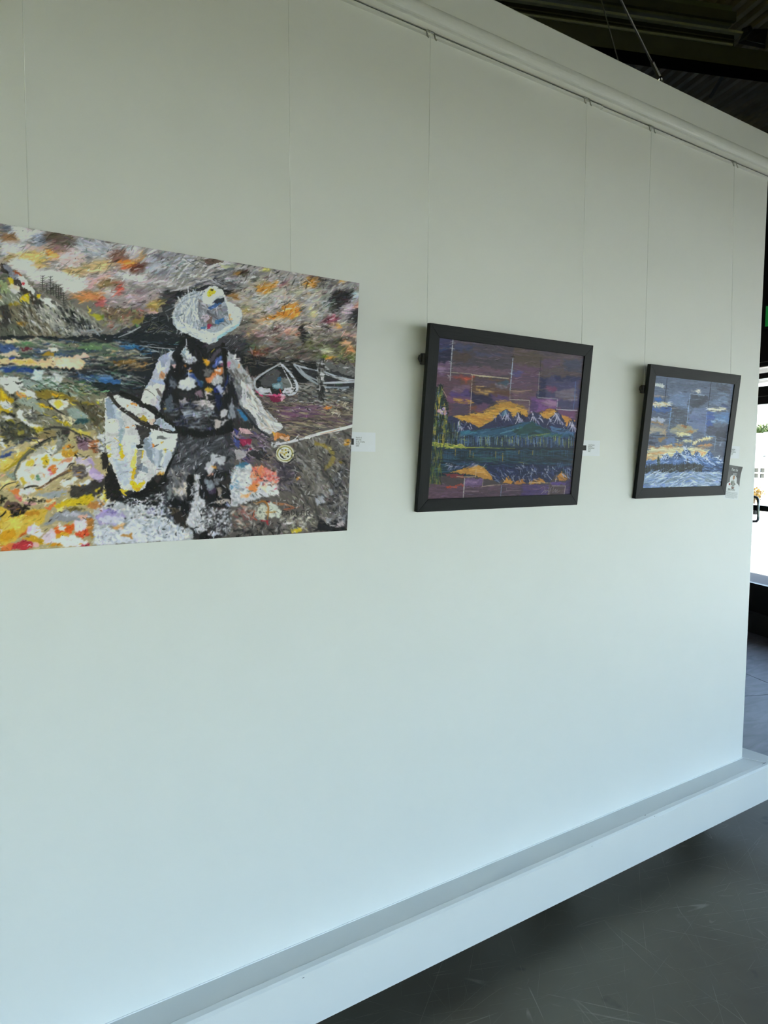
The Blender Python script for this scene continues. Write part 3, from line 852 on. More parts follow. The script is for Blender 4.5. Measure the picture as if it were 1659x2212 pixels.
GLYPH = {'E': [[(1, 0), (0, 0), (0, 1), (1, 1)], [(0, .5), (.8, .5)]], 'A': [[(0, 1), (.5, 0), (1, 1)], [(.2, .65), (.8, .65)]],
         'D': [[(0, 0), (0, 1), (.6, 1), (1, .7), (1, .3), (.6, 0), (0, 0)]], 'L': [[(0, 0), (0, 1), (.9, 1)]],
         'R': [[(0, 1), (0, 0), (.7, 0), (.95, .25), (.7, .5), (0, .5)], [(.45, .5), (1, 1)]]}
def paint_fisherman():
    Q = Painter(-172, 450, 785, 1205, 1.2, 11, '6f6d62')
    P, S, R, D = Q.P, Q.S, Q.R, Q.D
    A_ = (0, 460, 3.95); B_ = (380, 540, 3.95); C_ = (0, 820, 3.95); D_ = (380, 820, 3.95)
    E_ = (290, 720, 6.38); F_ = (210, 840, 6.38); G_ = (310, 930, 6.38); H_ = (0, 820, 6.38)
    # ---------------- brush direction
    Q.rec = True
    Q.view(0, 0, 1)
    Q.ang[:] = math.radians(-12)
    Q.A(50, '-180,600 60,610 140,650 240,700 240,730 -180,730')
    Q.A(2, '-180,725 320,735 380,760 300,860 200,850 -180,800')
    Q.A(30, '-180,800 240,850 240,1000 -180,1000'); Q.A(-25, '-180,940 240,930 240,1200 -180,1200')
    Q.A(80, '320,760 560,760 540,1160 340,1160'); Q.A(8, '540,800 780,780 780,960 600,960')
    Q.A(40, '500,960 780,940 780,1160 500,1160')
    # ---------------- broad grounds
    P('8e8b84', '-180,440 790,590 790,760 640,740 520,660 360,660 240,660 130,640 60,600 -180,560', 3)
    P('565a4c', '-180,560 20,590 90,640 140,700 190,735 -180,735', 3)
    P('2b2f31', '-180,722 130,728 250,720 330,690 400,700 480,740 560,720 560,800 520,900 300,900 230,860 120,790 -180,790', 3)
    P('77775f', '-180,800 120,810 230,850 228,940 160,980 -180,980', 3)
    P('b3a878', '-180,940 100,930 200,930 240,1000 260,1080 240,1190 -180,1200', 3)
    P('2a2b2b', '230,850 330,850 360,800 380,750 500,740 540,830 600,930 640,1000 520,1160 330,1170 240,1100', 3)
    P('57504a', '520,760 790,720 790,900 640,960 560,880', 3)
    P('5f5c55', '500,930 790,900 760,1160 480,1170', 3)
    P('b9c1bf', '200,1090 300,1080 400,1120 420,1170 200,1180', 3)
    # extension of the scene beyond the left picture edge of the photograph
    P('8b8a84', '-180,430 0,470 0,560 -180,560', 4); P('b8b6ac', '-180,480 -20,500 0,540 -180,545', 4); P('8f7447', '-180,545 -60,550 -90,585 -180,580', 4)
    P('c9b889', '-180,760 0,765 0,790 -180,788', 3); P('b39c2c', '-180,850 0,840 0,900 -180,930', 4); P('d2cf9e', '-180,940 -10,960 0,1010 -180,1030', 4); P('c9a02f', '-180,1090 0,1080 0,1180 -180,1190', 4)
    R('-180,800 0,810 0,1190 -180,1200', 160, (20, 60), (5, 14), 20, 35, ['d8d7c0', 'b7a02c', '4a4c3c', '23241f', '9aa39a', 'c7b76a'])
    R('-180,470 0,475 0,700 -180,700', 90, (20, 60), (5, 14), -15, 25, ['c4c6c0', '85888c', '6b5b45', 'a18a5a', '5b6053'])
    # ---------------- sky, left (A)
    Q.view(*A_)
    P('5d626b', '0,85 60,95 120,140 100,185 30,165 0,150'); P('8a6a45', '0,150 60,185 155,190 150,250 70,240 0,215')
    P('cdd2cc', '50,95 380,150 350,195 260,235 160,240 150,180'); P('767e8a', '270,190 380,180 380,255 300,262')
    P('c3c8c4', '0,230 80,255 330,270 360,325 200,330 70,370 0,370'); P('b7a7a0', '200,270 380,270 360,330 260,320')
    P('4c4437', '390,168 520,180 655,195 640,270 590,300 520,270 430,270 380,240'); P('876d63', '390,230 480,262 585,312 500,372 420,300')
    P('caca9c'[:6], '120,330 200,320 180,345 110,350'); P('c9883f', '355,288 420,310 497,370 482,418 400,382'); P('d4a05a', '430,330 495,372 470,400 420,360')
    P('bda863', '85,372 180,335 340,330 400,420 420,482 340,482 280,420 180,380'); P('96804d', '0,385 90,352 172,372 60,425 0,425')
    P('d9ddd6', '60,425 180,382 272,420 332,490 520,490 600,520 770,540 740,600 700,662 600,702 540,642 450,562 330,602 250,562 200,502 120,482')
    P('c8b6ae', '500,362 620,300 692,330 722,400 600,452 500,432'); P('9ea4a4', '645,205 900,245 962,302 900,382 820,402 720,362 640,262')
    R('650,210 900,250 950,310 880,380 720,350', 60, (90, 200), (8, 18), 20, 40, ['c4c9c8', '8b9194', 'd7dad6', '73787b'])
    P('b9a571', '530,492 640,452 760,420 820,390 960,402 972,452 850,502 700,527 580,522'); P('a8925c', '530,485 640,470 620,510 560,515')
    P('705548', '920,372 1000,302 1112,312 1100,372 960,412'); P('c2c6c4', '950,255 1200,290 1232,322 1190,372 1120,352 1060,302')
    P('c8762d', '965,432 1060,390 1190,382 1180,422 1120,462 1040,472'); P('bd4f38', '970,442 1010,472 1100,462 1080,492 1000,472')
    P('573326', '1105,442 1252,412 1232,492 1172,512 1110,482'); P('b08a4b', '1190,330 1300,340 1280,400 1200,400')
    P('83868a', '1240,330 1659,372 1659,560 1400,560 1240,500')
    R('1200,310 1659,370 1659,560 1400,560 1250,480', 90, (90, 230), (6, 18), -35, 25, ['b7bbba', '6a6e70', '94979a', '44484a', 'c9ccca'])
    P('d6d9d5', '950,522 1100,500 1200,532 1310,582 1200,602 1060,562'); P('c4a09a', '760,562 940,502 982,512 900,572 760,642 700,672')
    P('7d6b45', '830,602 900,560 1000,572 980,622 860,642'); P('b94d3a', '980,592 1072,580 1060,642 1020,692 985,642'); P('cdcbc3', '870,640 980,650 960,690 880,680')
    P('b0783f', '590,712 700,690 760,652 900,692 900,752 820,762 700,752'); P('c08257', '700,690 900,700 880,740 720,735')
    P('938a86', '880,722 1250,642 1400,702 1300,772 1100,802 900,802'); P('b4605a', '840,740 890,730 880,800 830,800'); P('a49a93', '960,735 1100,740 1100,775 960,770')
    P('9d8a4d', '1260,772 1360,742 1402,772 1340,852 1262,832'); P('6b5c62', '1140,660 1260,650 1240,700 1150,700')
    P('c1a39a', '1245,830 1320,835 1360,870 1260,880')
    P('2d3031', '1390,650 1570,650 1500,740 1470,880 1480,960 1500,1040 1200,1000 1240,870 1400,850 1360,760'); P('232729', '1250,860 1480,880 1500,1060 1120,1050 1180,960')
    R('1180,850 1470,860 1480,1040 1100,1040', 80, (30, 90), (3, 8), -20, 40, ['5a6062', '8d9594', '1c1f21', '3d4244', '6c6f52'])
    Q.smear('-500,0 0,60 1659,340 1560,640 1250,880 900,800 600,730 200,660 0,560 -500,500', 2.2, 4)
    Q.A(-15, '0,60 900,200 900,400 0,330'); Q.A(25, '500,200 960,260 900,400 640,330'); Q.A(-30, '1000,280 1659,360 1659,600 1200,560')
    Q.texture(1700, (10, 34), (2, 6), .15, 1.0, 18, '-500,0 0,60 1659,340 1560,640 1250,880 900,800 600,730 200,660 0,560 -500,500')
    # hillside at the left
    P('d0d0c6', '30,640 190,655 165,702 90,692 60,672'); P('36322e', '0,428 60,450 110,500 205,560 285,680 355,750 375,825 300,800 190,680 60,540 0,500')
    P('7a7f86', '20,450 60,445 160,530 180,580 90,560'); P('dcdad2', '150,520 220,560 300,660 290,690 190,620'); P('8a4b2a', '110,482 150,500 200,552 170,548'); P('a8323a', '182,586 216,600 212,617 188,612')
    P('c6b42c', '68,556 112,560 116,622 84,615'); P('d9cbb0', '40,620 110,600 190,650 120,660'); P('8a9a6a', '0,570 60,600 70,700 0,690'); P('78806e', '0,680 140,690 180,800 0,800')
    P('c9b61f', '165,735 232,688 258,772 180,775'); P('8a7a20', '60,770 190,760 190,800 80,800'); P('3c3427', '185,660 260,660 300,720 280,770 230,690'); P('6a6550', '70,800 280,800 300,860 480,1000 560,1050 250,1050 150,930 60,900')
    P('33322e', '0,800 60,760 100,900 60,1000 0,960'); P('7d5f22', '140,930 250,930 210,970 150,965')
    P('8d8f86', '290,800 470,800 560,960 480,1010 380,920 300,860'); P('1f2325', '470,800 600,830 760,915 790,985 640,1005 560,920')
    R('300,700 560,770 900,880 900,960 740,990 560,1040 440,960', 150, (50, 150), (4, 12), 48, 16, ['cfd0bb', 'a9ad9a', '2a2d2c', '7e8468', '4b5048', 'd9d9cd', '959a86'])
    R('150,700 330,790 480,1010 250,1030 160,900', 80, (60, 160), (4, 11), 58, 14, ['b3b4a6', '4a4a40', '8b8c78', '22241f', 'c8c8bd'])
    P('dfe0d6', '330,710 420,740 470,800 440,810 380,770'); P('a6a72e', '750,845 860,860 870,900 800,890'); P('5f7a2f', '830,850 880,860 860,900'); P('d0b21f', '310,680 350,690 345,715 320,710'); P('c9b93a', '740,800 790,820 770,850')
    P('6a5a48', '860,800 1230,830 1210,900 1050,930 900,900'); R('850,800 1230,820 1200,960 1000,1000 880,940', 120, (25, 80), (4, 12), -10, 50, ['9b8a70', 'b5625a', '8a8f6a', '3c3b32', 'c4b7a6', '6f8a5a', 'a89b57', '2a2a26'])
    P('7d7438', '1110,930 1220,860 1230,900 1150,960'); P('5c8a52', '1140,950 1200,950 1170,980')
    S('8b9496', 14, '740,1010 800,1000 850,1050'); S('a9afae', 12, '1010,1060 1110,1020 1200,970'); S('c5c9c6', 12, '250,910 300,940 350,990')
    R('480,960 1200,960 1150,1060 480,1080', 60, (60, 160), (3, 9), -25, 25, ['8c9496', '2a2e30', '5d6466', 'b1b6b4'])
    for (x, t, b) in [(365, 535, 660), (432, 540, 700), (480, 610, 720), (520, 640, 730), (400, 600, 690), (545, 680, 820), (455, 600, 700), (500, 620, 740)]:
        S('33352f', 7, [(x, t), (x - 3, (t + b) / 2), (x + 2, b)], .9, .1)
        for q in range(7):
            y = t + (b - t) * (q + .4) / 7; S('3c3e36', 5, [(x - 20 - q * 1.5, y - 6), (x, y), (x + 18 + q, y - 9)], .7, .4)
    Q.smear('-500,560 0,600 330,700 560,760 900,830 1230,850 1180,1000 500,1060 -500,1060', 1.0, 2)
    # ---------------- water, left
    P('202528', '0,1040 500,1058 900,1040 1200,1010 1500,1050 1659,1105 1659,1300 1300,1500 900,1500 700,1350 1000,1300 1250,1220 1000,1110 500,1112 0,1075')
    P('4d5a55', '0,1075 480,1112 1000,1120 1180,1200 1100,1260 700,1240 0,1230')
    R('0,1070 900,1090 1200,1200 900,1300 0,1340', 260, (70, 230), (7, 20), 3, 5, ['2b3033', '4c6a4c', '68895f', '3c5478', '7f7a60', 'a9a58e', '39463f', '55655a', '2a3a52', 'c8c2ac'])
    P('d9c79a', '0,1080 120,1075 180,1105 60,1115'); P('3c557d', '0,1110 130,1140 170,1180 60,1190 0,1160'); P('d8c8a6', '0,1175 130,1180 200,1225 80,1225 0,1205'); P('5a1f2a', '170,1150 280,1155 270,1168 180,1165')
    P('618055', '640,1150 760,1115 880,1135 880,1165 760,1170'); P('4f8050', '180,1100 260,1095 270,1120 200,1125'); P('2d6392', '1000,1120 1150,1130 1220,1165 1080,1155')
    P('dfc291', '0,1240 150,1240 400,1252 520,1240 640,1215 730,1265 680,1330 640,1345 450,1322 200,1292 0,1285'); P('ecd0ae', '450,1262 640,1230 700,1280 660,1335 470,1320'); P('d8b660', '60,1250 260,1255 300,1285 120,1280')
    P('e8dcc6', '340,1165 480,1150 520,1185 420,1190'); P('a6862a', '330,1195 480,1195 460,1235 380,1225'); P('e6c2a8', '620,1210 740,1195 760,1230 650,1250'); P('24407a', '0,1325 60,1320 220,1315 420,1335 300,1352 0,1350'); P('2a3fa0', '70,1235 130,1232 120,1255 80,1255')
    P('181c1f', '220,1310 420,1325 660,1345 640,1365 400,1345'); P('7c5c28', '950,1260 1160,1250 1180,1290 1000,1310'); P('8a6a30', '1190,1290 1250,1280 1240,1330 1200,1320')
    R('950,1190 1300,1190 1250,1400 950,1340', 60, (60, 160), (4, 9), -8, 8, ['8a7440', '1a1c20', 'b3b09c', '2a2440', '5b5a48', 'c8a36a'])
    R('1000,1080 1520,1120 1480,1200 1100,1180', 34, (70, 180), (3, 7), 6, 4, ['2f6fa0', '5f8f9a', 'b9c4c2', '17191b', '41606a'])
    S('c6cbc6', 6, '1190,1130 1340,1150 1490,1160', .8); S('9eaaa6', 9, '1190,1235 1290,1235', .8)
    P('5a85b3', '800,1390 940,1385 985,1430 960,1455 850,1455'); P('2e4a78', '640,1360 820,1380 800,1450 700,1420'); P('cdd5d0', '390,1410 480,1370 560,1400 500,1460 420,1470')
    R('0,1340 800,1350 1250,1400 1200,1501 0,1501', 150, (60, 190), (6, 16), 10, 18, ['4d6a52', '2c3432', '7d948c', 'c9d2ca', '365a44', '33475a', '8d8f86', 'b9c6be', '20262a'])
    P('b9ccc4', '300,1330 380,1340 350,1440 260,1480 190,1480 280,1400'); P('dfe3dc', '0,1390 160,1400 200,1500 60,1500 0,1450')
    Q.smear('-500,1060 1250,1080 1250,1400 900,1500 -500,1500', 1.0, 2)
    # ---------------- shore and fish (H view)
    Q.view(*H_)
    P('8fa096', '300,0 600,0 640,60 480,150 330,90'); R('380,10 1300,20 1420,180 1100,220 520,130', 110, (60, 220), (8, 22), 14, 16, ['3d6144', '27462f', '8aa396', '1f2a24', 'c9d6cc', '5a7a5f', 'a6a85c', '6f6d66'])
    P('2f5a86', '1330,20 1480,0 1659,0 1659,60 1450,70'); P('20282a', '1250,40 1659,70 1659,170 1400,170'); P('6c9a70', '1370,160 1520,150 1480,185')
    P('dfe2d8', '0,30 130,60 220,120 420,200 400,240 240,170 120,180 30,90'); P('b79a1a', '0,110 70,160 180,290 160,330 40,320 0,280'); P('cdb42a', '20,130 90,190 110,260 30,250'); P('262723', '180,30 320,40 260,80'); P('2c2c28', '130,170 210,220 250,340 210,400 190,300')
    P('d09442', '215,185 300,180 370,240 330,280 260,240'); P('6a6a60', '320,250 500,260 640,330 560,350 430,360'); P('8f9d8d', '250,260 440,260 560,340 620,440 560,480 440,380 300,360'); P('e8e8e2', '330,110 470,190 520,260 440,250 380,200')
    P('cfd6d2', '0,290 110,300 180,370 150,420 60,400 0,360'); P('c2a91c', '0,380 100,420 180,430 170,455 0,435'); P('1f1f1c', '0,440 120,450 220,480 200,500 60,480'); P('d2d6d4', '10,490 150,500 210,510 120,550 20,520'); P('8a8526', '60,540 180,540 190,600 90,600')
    P('e3e6e2', '260,400 300,440 330,540 390,600 590,640 585,670 420,650 300,590 250,510'); P('b5a822', '310,620 400,650 600,650 610,690 480,720 380,700'); P('c9bc4a', '400,640 520,655 500,680 420,670')
    P('4b4e48', '340,450 430,440 500,480 520,560 420,590 360,540'); P('ced5cf', '390,440 470,400 480,440 420,480'); P('1a1b1a', '400,540 450,540 440,585 410,580'); R('330,430 640,420 700,640 420,620', 60, (40, 110), (6, 16), 35, 35, ['6b7066', '2b2d29', 'a9b0a6', '8c8658', 'c7cbc0'])
    P('7b6d28', '480,150 640,130 860,190 1050,240 1000,290 760,250 560,270'); P('8b7a2a', '620,230 860,260 1290,330 1330,350 1250,350 900,290'); P('d1a61f', '730,215 820,215 800,245 740,240'); P('d0ae1e', '470,320 560,330 740,390 750,420 640,400 560,370')
    P('dfe0cc', '650,290 720,262 860,270 960,300 900,380 860,430 780,410 700,350'); P('d3c044', '730,310 790,280 840,270 830,360 790,395 740,345'); S('3b3b36', 12, '830,265 700,262 655,290 680,340 780,415 930,505'); S('c9cfc8', 9, '860,280 720,275 690,320 800,410', .9); S('2d2c28', 18, '690,350 800,430 900,490')
    P('8a9d92', '880,420 1020,390 1180,430 1230,500 1200,550 1060,540 930,480'); P('24474a', '1060,540 1210,540 1240,580 1150,610 1050,590'); P('dcd9b0', '780,460 960,500 1060,560 1050,620 900,590 840,540'); P('23221f', '740,495 785,500 780,530 750,530'); P('c7b41f', '740,540 860,560 1000,620 980,645 860,610')
    P('4a4734', '1000,300 1280,350 1420,420 1450,560 1300,650 1240,520'); R('1200,350 1470,350 1460,660 1240,680 1220,520', 110, (14, 50), (5, 14), 50, 50, ['2b2a22', '6a6530', 'b09a40', '44502c', '8a8d80', '1b1b18', 'c8c9bd', '5a3a2a']); P('c7c42a', '1310,290 1370,280 1380,330 1330,330'); P('e0dfbe', '1340,250 1430,228 1420,262 1360,280')
    P('3b3e35', '0,560 300,600 470,660 480,760 330,830 90,870 0,800'); R('0,560 460,640 480,780 100,870 0,840', 90, (30, 100), (8, 22), 15, 40, ['55583c', '2a2c26', '7d7a40', '3f4538', '8b8f82', '6d6238']); P('8e8a3a', '230,700 320,690 330,760 250,790'); P('dce2de', '0,780 40,840 80,930 50,960 0,900')
    P('857850', '470,760 620,690 780,700 770,790 600,820 500,800'); P('d8c79a', '420,870 560,830 720,800 700,830 540,890 440,890'); P('3f4248', '340,820 520,770 540,800 390,860 180,900 200,870'); P('7e8690', '0,1000 150,910 270,905 200,940 60,1000 0,1060'); P('2d4478', '0,1050 120,1010 240,1010 160,1040 40,1080 0,1090'); P('d6cfa8', '170,940 280,960 300,1040 200,990')
    P('c3ae4a', '0,1110 150,1090 260,1020 430,920 480,930 300,1070 180,1190 60,1260 0,1310'); P('dcc866', '0,1120 120,1100 190,1120 100,1210 0,1240'); S('a08c1c', 26, '470,930 340,1030 200,1160 60,1250')
    # fish head
    P('6e7264', '780,720 850,690 930,730 930,860 840,960 740,1030 670,1050 760,950 780,830'); P('8d9285', '790,740 840,850 870,880 740,1020 680,1040 770,930'); P('4d5046', '470,900 640,850 780,800 770,840 600,900 420,1010 250,1180 210,1260 180,1260 240,1150 380,1010')
    P('e0dfd2', '210,1300 290,1160 380,1100 560,1000 700,920 780,900 760,960 700,1060 860,1000 1000,960 1060,1060 1000,1150 880,1280 620,1480 420,1480 330,1490 250,1420')
    P('b0b2a2', '380,1050 560,940 700,900 740,930 640,1000 480,1070'); P('d3bf3e', '340,1180 380,1110 450,1090 450,1160 380,1190'); P('cdb52c', '570,1080 660,1030 680,1120 640,1170 590,1170'); P('d4bd4a', '680,1070 860,1070 850,1120 740,1130'); P('b58a2a', '860,970 1050,980 1060,1060 900,1080'); P('d68d2a', '840,960 940,890 960,910 900,960'); P('dc8f30', '900,950 1010,930 1000,955'); P('c28a64', '800,1160 880,1100 1000,1080 960,1130 830,1170')
    P('e8dadc', '540,1200 700,1150 800,1180 940,1150 880,1260 700,1330 600,1330'); P('d9772c', '650,1240 720,1145 780,1180 770,1250 740,1310 690,1290'); P('d9717a', '640,1250 700,1230 740,1300 700,1335 650,1290'); P('d97f30', '585,1290 620,1320 600,1340'); P('5c8a66', '485,1340 540,1325 550,1370 500,1390'); P('c8b63c', '270,1370 330,1360 360,1420 300,1460'); P('c9bb5a', '410,1320 470,1320 450,1380 410,1370'); P('8f8a2e', '565,1180 630,1180 600,1215')
    S('5d6055', 26, '560,870 420,960 300,1090 220,1240 200,1300 220,1380', .9); S('20201d', 16, '780,790 700,800 560,870 470,930', .95); S('252522', 20, '330,1500 420,1470 520,1470'); S('6b5138', 26, '530,1500 640,1440 800,1330 900,1270 970,1240'); S('4c4436', 12, '690,1400 800,1340 960,1260 960,1210 1020,1150'); S('2a2925', 14, '930,1210 970,1160 1030,1150')
    S('3a3a35', 26, '600,690 720,660 860,660 960,690 1060,740', .95); P('373532', '830,660 920,680 960,740 920,790 840,740'); S('2b2a27', 14, '1030,740 1180,770 1290,830'); P('c4bb54', '930,660 1080,670 1200,720 1250,800 1180,770 1040,720')
    S('2c2b26', 8, '810,700 830,780'); S('2c2b26', 9, '850,720 860,850'); S('2c2b26', 8, '890,700 880,760')
    P('a695a2', '1040,770 1140,770 1200,820 1140,900 1060,880'); P('7c6370', '1080,820 1280,830 1260,950 1120,980 1060,930'); P('955f38', '1230,840 1380,860 1370,960 1290,1010 1240,950'); P('d27f2a', '1310,850 1390,870 1370,930 1330,910')
    for q in range(46):
        D('1000,780 1170,760 1190,850 1050,890', 1, (6, 10), ['1a1816'])
    P('bfb8c4', '1050,1070 1240,1070 1330,1150 1200,1170 1060,1160'); P('a997bb', '1190,1080 1270,1080 1290,1170 1380,1280 1460,1340 1400,1400 1260,1390 1250,1270 1270,1200'); P('c7bdd4', '1230,1300 1400,1290 1440,1350 1300,1400'); P('544e4a', '980,1190 1200,1180 1230,1300 1110,1350 970,1310'); P('e2e5e3', '1190,1180 1240,1180 1260,1280 1180,1290'); R('980,1180 1230,1180 1200,1330 980,1310', 36, (50, 120), (6, 16), 5, 12, ['8d8886', '3a3633', 'c4c0bf', '6a6462'])
    P('2a2724', '1400,1000 1480,1000 1480,1240 1420,1260 1380,1120'); P('cdd6d8', '1340,740 1440,720 1440,980 1390,1010 1330,900'); D('1300,720 1460,720 1480,1100 1300,1050', 150, (4, 11), ['e2e6e4', '2a2925', 'c7cdcc'])
    P('2b2825', '1180,1400 1440,1390 1560,1280 1659,1531 1160,1531'); P('dfe5e4', '1090,1400 1230,1380 1260,1450 1180,1500 1110,1460'); P('e6e9dc', '820,1440 930,1390 1000,1330 1080,1340 1000,1440 860,1480')
    S('1d1d1b', 18, '0,1530 80,1450 220,1410'); P('dcd8a8', '0,1400 120,1380 170,1400 60,1490 0,1500'); P('8b9a8e', '60,1290 200,1260 200,1390 150,1380'); P('d07a86', '0,1330 50,1310 40,1340')
    D('720,440 1080,480 1080,640 800,600', 90, (3, 8), ['2a2a24', '4a4a40'])
    # ---------------- lower left (C)
    Q.view(*C_)
    P('d9c77e', '0,880 100,860 150,880 60,940 0,950'); P('3a3833', '600,905 740,880 830,870 960,800 1010,920 1000,985 700,1000 590,990'); P('9aa4a6', '400,960 560,940 580,980 480,1010 290,985'); P('e1e2da', '80,930 260,925 330,945 240,980 120,975')
    P('d8cf9c', '160,1000 280,990 400,1000 480,1040 360,1060 200,1050'); P('d97c38', '60,930 150,935 180,985 120,995'); P('d2786f', '110,1000 190,990 180,1040 120,1030'); P('c79a96', '190,1040 310,1040 300,1075 210,1075'); P('d4863a', '370,1010 480,1015 400,1040'); P('d8703a', '380,1080 470,1045 480,1075 420,1112')
    P('c9b41f', '470,1075 600,1012 770,965 805,1010 760,1052 560,1082 480,1095'); P('e0d47e', '470,1090 560,1085 530,1130 480,1115'); P('6a5f32', '560,1100 650,1080 730,1100 640,1135'); P('b0793a', '730,1060 880,1020 900,1060 800,1110 740,1090')
    P('5e4a42', '60,1040 120,1040 200,1090 180,1150 110,1160 40,1100'); D('80,1070 280,1070 200,1180 90,1170', 60, (5, 11), ['17150f']); D('0,1000 60,1010 50,1060 0,1060', 20, (5, 10), ['17150f']); D('240,1000 380,1010 370,1050 250,1035', 24, (5, 9), ['17150f'])
    P('d3b544', '0,1080 90,1110 110,1180 240,1110 400,1100 380,1200 250,1290 100,1380 0,1450'); P('e1c95f', '20,1200 180,1180 200,1250 60,1320 0,1330'); P('c08a26', '200,1130 330,1110 320,1150 220,1170'); P('cf9a1f', '0,1290 120,1260 140,1340 0,1380'); S('17150f', 12, '0,1170 30,1150 50,1120')
    P('8b9197', '360,1245 450,1150 600,1110 740,1130 800,1180 700,1240 640,1200 480,1210'); P('b5b9bd', '500,1140 640,1125 700,1150 560,1175'); P('e3dde2', '610,1215 700,1190 760,1220 730,1290 650,1290 620,1250'); P('dcb49a', '660,1160 740,1150 740,1180 680,1190')
    P('d8611f', '450,1270 560,1228 625,1242 620,1300 560,1315 480,1322'); P('e2e0da', '490,1220 570,1250 550,1300 500,1280'); P('d14e28', '630,1300 740,1270 760,1300 700,1350 650,1335'); P('cf9c28', '470,1300 600,1310 580,1350 470,1340'); P('b07a36', '730,1180 800,1200 800,1330 770,1370 740,1300')
    P('e3dfe6', '230,1320 290,1210 330,1250 370,1300 300,1345'); P('c8b6c8', '220,1310 280,1230 270,1300'); P('d36a2f', '140,1345 250,1265 235,1310 170,1345'); P('dccfd6', '370,1310 440,1270 480,1310 470,1400 390,1400 350,1360'); P('cda225', '180,1360 290,1330 370,1360 360,1410 300,1400'); P('c78a1c', '440,1400 520,1385 560,1420 440,1430')
    P('e5e9e6', '470,1345 640,1330 750,1390 700,1410 560,1425 480,1395'); P('b8323a', '110,1395 180,1375 255,1385 275,1440 100,1450'); P('d2763a', '0,1400 110,1390 100,1455 0,1465'); P('c94a5a', '680,1395 760,1400 750,1418 700,1415'); P('e0b7b2', '250,1385 330,1390 330,1430 270,1430')
    P('a49ac2', '800,1165 880,1112 1000,1098 1080,1180 1050,1232 860,1235'); P('7a72a8', '900,1105 1000,1098 1010,1130 920,1135'); P('ccd3da', '830,1180 940,1150 1060,1180 1040,1220 860,1225'); P('7c3038', '830,1105 890,1100 870,1120')
    P('d3dcdd', '790,1290 900,1260 1100,1190 1300,1160 1420,1170 1560,1270 1620,1340 1540,1372 780,1402'); P('c99a57', '910,1255 1060,1220 1080,1250 960,1280'); P('b5823a', '1030,1320 1130,1310 1120,1350 1050,1345'); P('5c666a', '1400,1000 1470,1100 1560,1270 1440,1180 1340,1120')
    R('790,1230 1100,1180 1560,1270 1540,1370 780,1400', 130, (14, 50), (8, 22), 0, 80, ['e6ecec', 'b8c4c8', '8d999e', 'f0f2ef', 'a9b5ba', '6d777b'])
    D('800,950 1200,1000 1440,1180 1100,1200 860,1100', 260, (3, 10), ['e6eaea', 'c9d2d4', '9faab0', '1a1b1a', 'e8e6d8']); P('3b3260', '1260,1095 1330,1090 1320,1140 1270,1145')
    P('1a1b1a', '980,990 1080,1000 1360,880 1420,1000 1290,1060 1100,1080'); P('e0e6e4', '1390,980 1410,1010 1370,1090 1340,1170 1310,1130 1370,1050'); D('1040,1000 1400,960 1400,1150 1100,1130', 160, (3, 8), ['e6eaea', 'c9d2d4']); D('820,930 1000,920 960,1040 840,1030', 60, (4, 14), ['d8c83a', 'e6e0a8', '2a2420'])
    Q.smear('-500,0 900,100 890,500 960,800 1000,960 1300,1180 1500,1400 -500,1500', .5, 1.2)
    # ---------------- basket (F)
    Q.view(*F_)
    P('d3d8d2', '100,130 170,90 260,200 400,310 560,430 700,500 900,570 1105,605 1085,880 1040,900 960,1110 930,1190 890,1150 780,1180 690,1290 660,1370 560,1430 440,1410 330,1360 290,1280 250,1190 200,1060 140,960 110,700', 1.6)
    P('8899a6', '110,150 170,100 240,190 260,400 140,410'); P('aab8be', '180,130 290,230 330,420 270,420'); P('ece8c8', '125,410 240,405 235,480 125,500'); P('eef0ea', '110,480 280,480 290,590 115,600'); P('b9bdb4', '130,605 300,610 300,650 140,645')
    P('a9b6b6', '260,300 320,300 380,560 360,700 310,900 300,780 330,600'); P('8fa6a8', '305,560 350,560 345,700 300,900 295,760'); P('c9cdc6', '380,440 540,500 560,620 380,600'); P('d9dcd6', '380,640 560,640 560,820 400,860')
    P('2f2e2c', '520,480 600,490 730,550 740,650 650,690 660,760 600,760 570,640'); P('191919', '550,770 640,760 640,810 560,815'); P('b9c6ca', '465,740 550,745 550,805 470,810'); P('7f8e98', '640,700 720,670 760,820 800,1060 740,1020 660,860'); P('a2b1b8', '720,600 790,640 820,1060 760,960')
    P('e6e8e2', '740,570 1100,615 1085,850 900,840 760,800'); P('5e625f', '810,660 900,640 990,660 930,700 830,690'); P('b4c0c4', '790,840 900,830 1060,860 940,1110 850,1100 800,980'); P('8e9ca2', '850,840 900,850 920,1060 870,1080'); P('dfe5e2', '920,850 950,860 900,1110 880,1100')
    P('d3c23a', '300,740 350,740 355,860 320,860'); P('d8b81f', '310,860 360,850 365,940 320,960'); P('e2d27a', '135,770 190,770 190,840 140,830'); P('cdb31c', '120,890 190,880 190,930 140,950'); P('dccb62', '440,1070 540,830 560,840 520,1100 470,1100'); P('cfae1c', '480,1120 540,1060 520,1260 470,1260'); P('d8bb2a', '610,850 640,850 630,980 610,960')
    P('8f8f86', '560,830 620,850 610,1030 540,1230 510,1240 540,1060'); P('64707a', '550,1050 630,1030 610,1130 560,1120'); P('8a98a0', '630,1060 690,1080 690,1150 620,1140'); P('c3cfd2', '240,960 420,960 460,1060 440,1260 400,1340 300,1260'); P('b6c3c8', '210,960 260,970 460,1300 400,1340 290,1240')
    P('e5c31c', '450,1270 520,1270 560,1330 640,1250 665,1290 600,1370 560,1430 480,1400'); P('c8a12a', '520,1360 600,1370 560,1430'); P('d9c238', '310,1370 440,1390 420,1420 340,1410'); S('d9c228', 22, '320,1390 360,1440 400,1470')
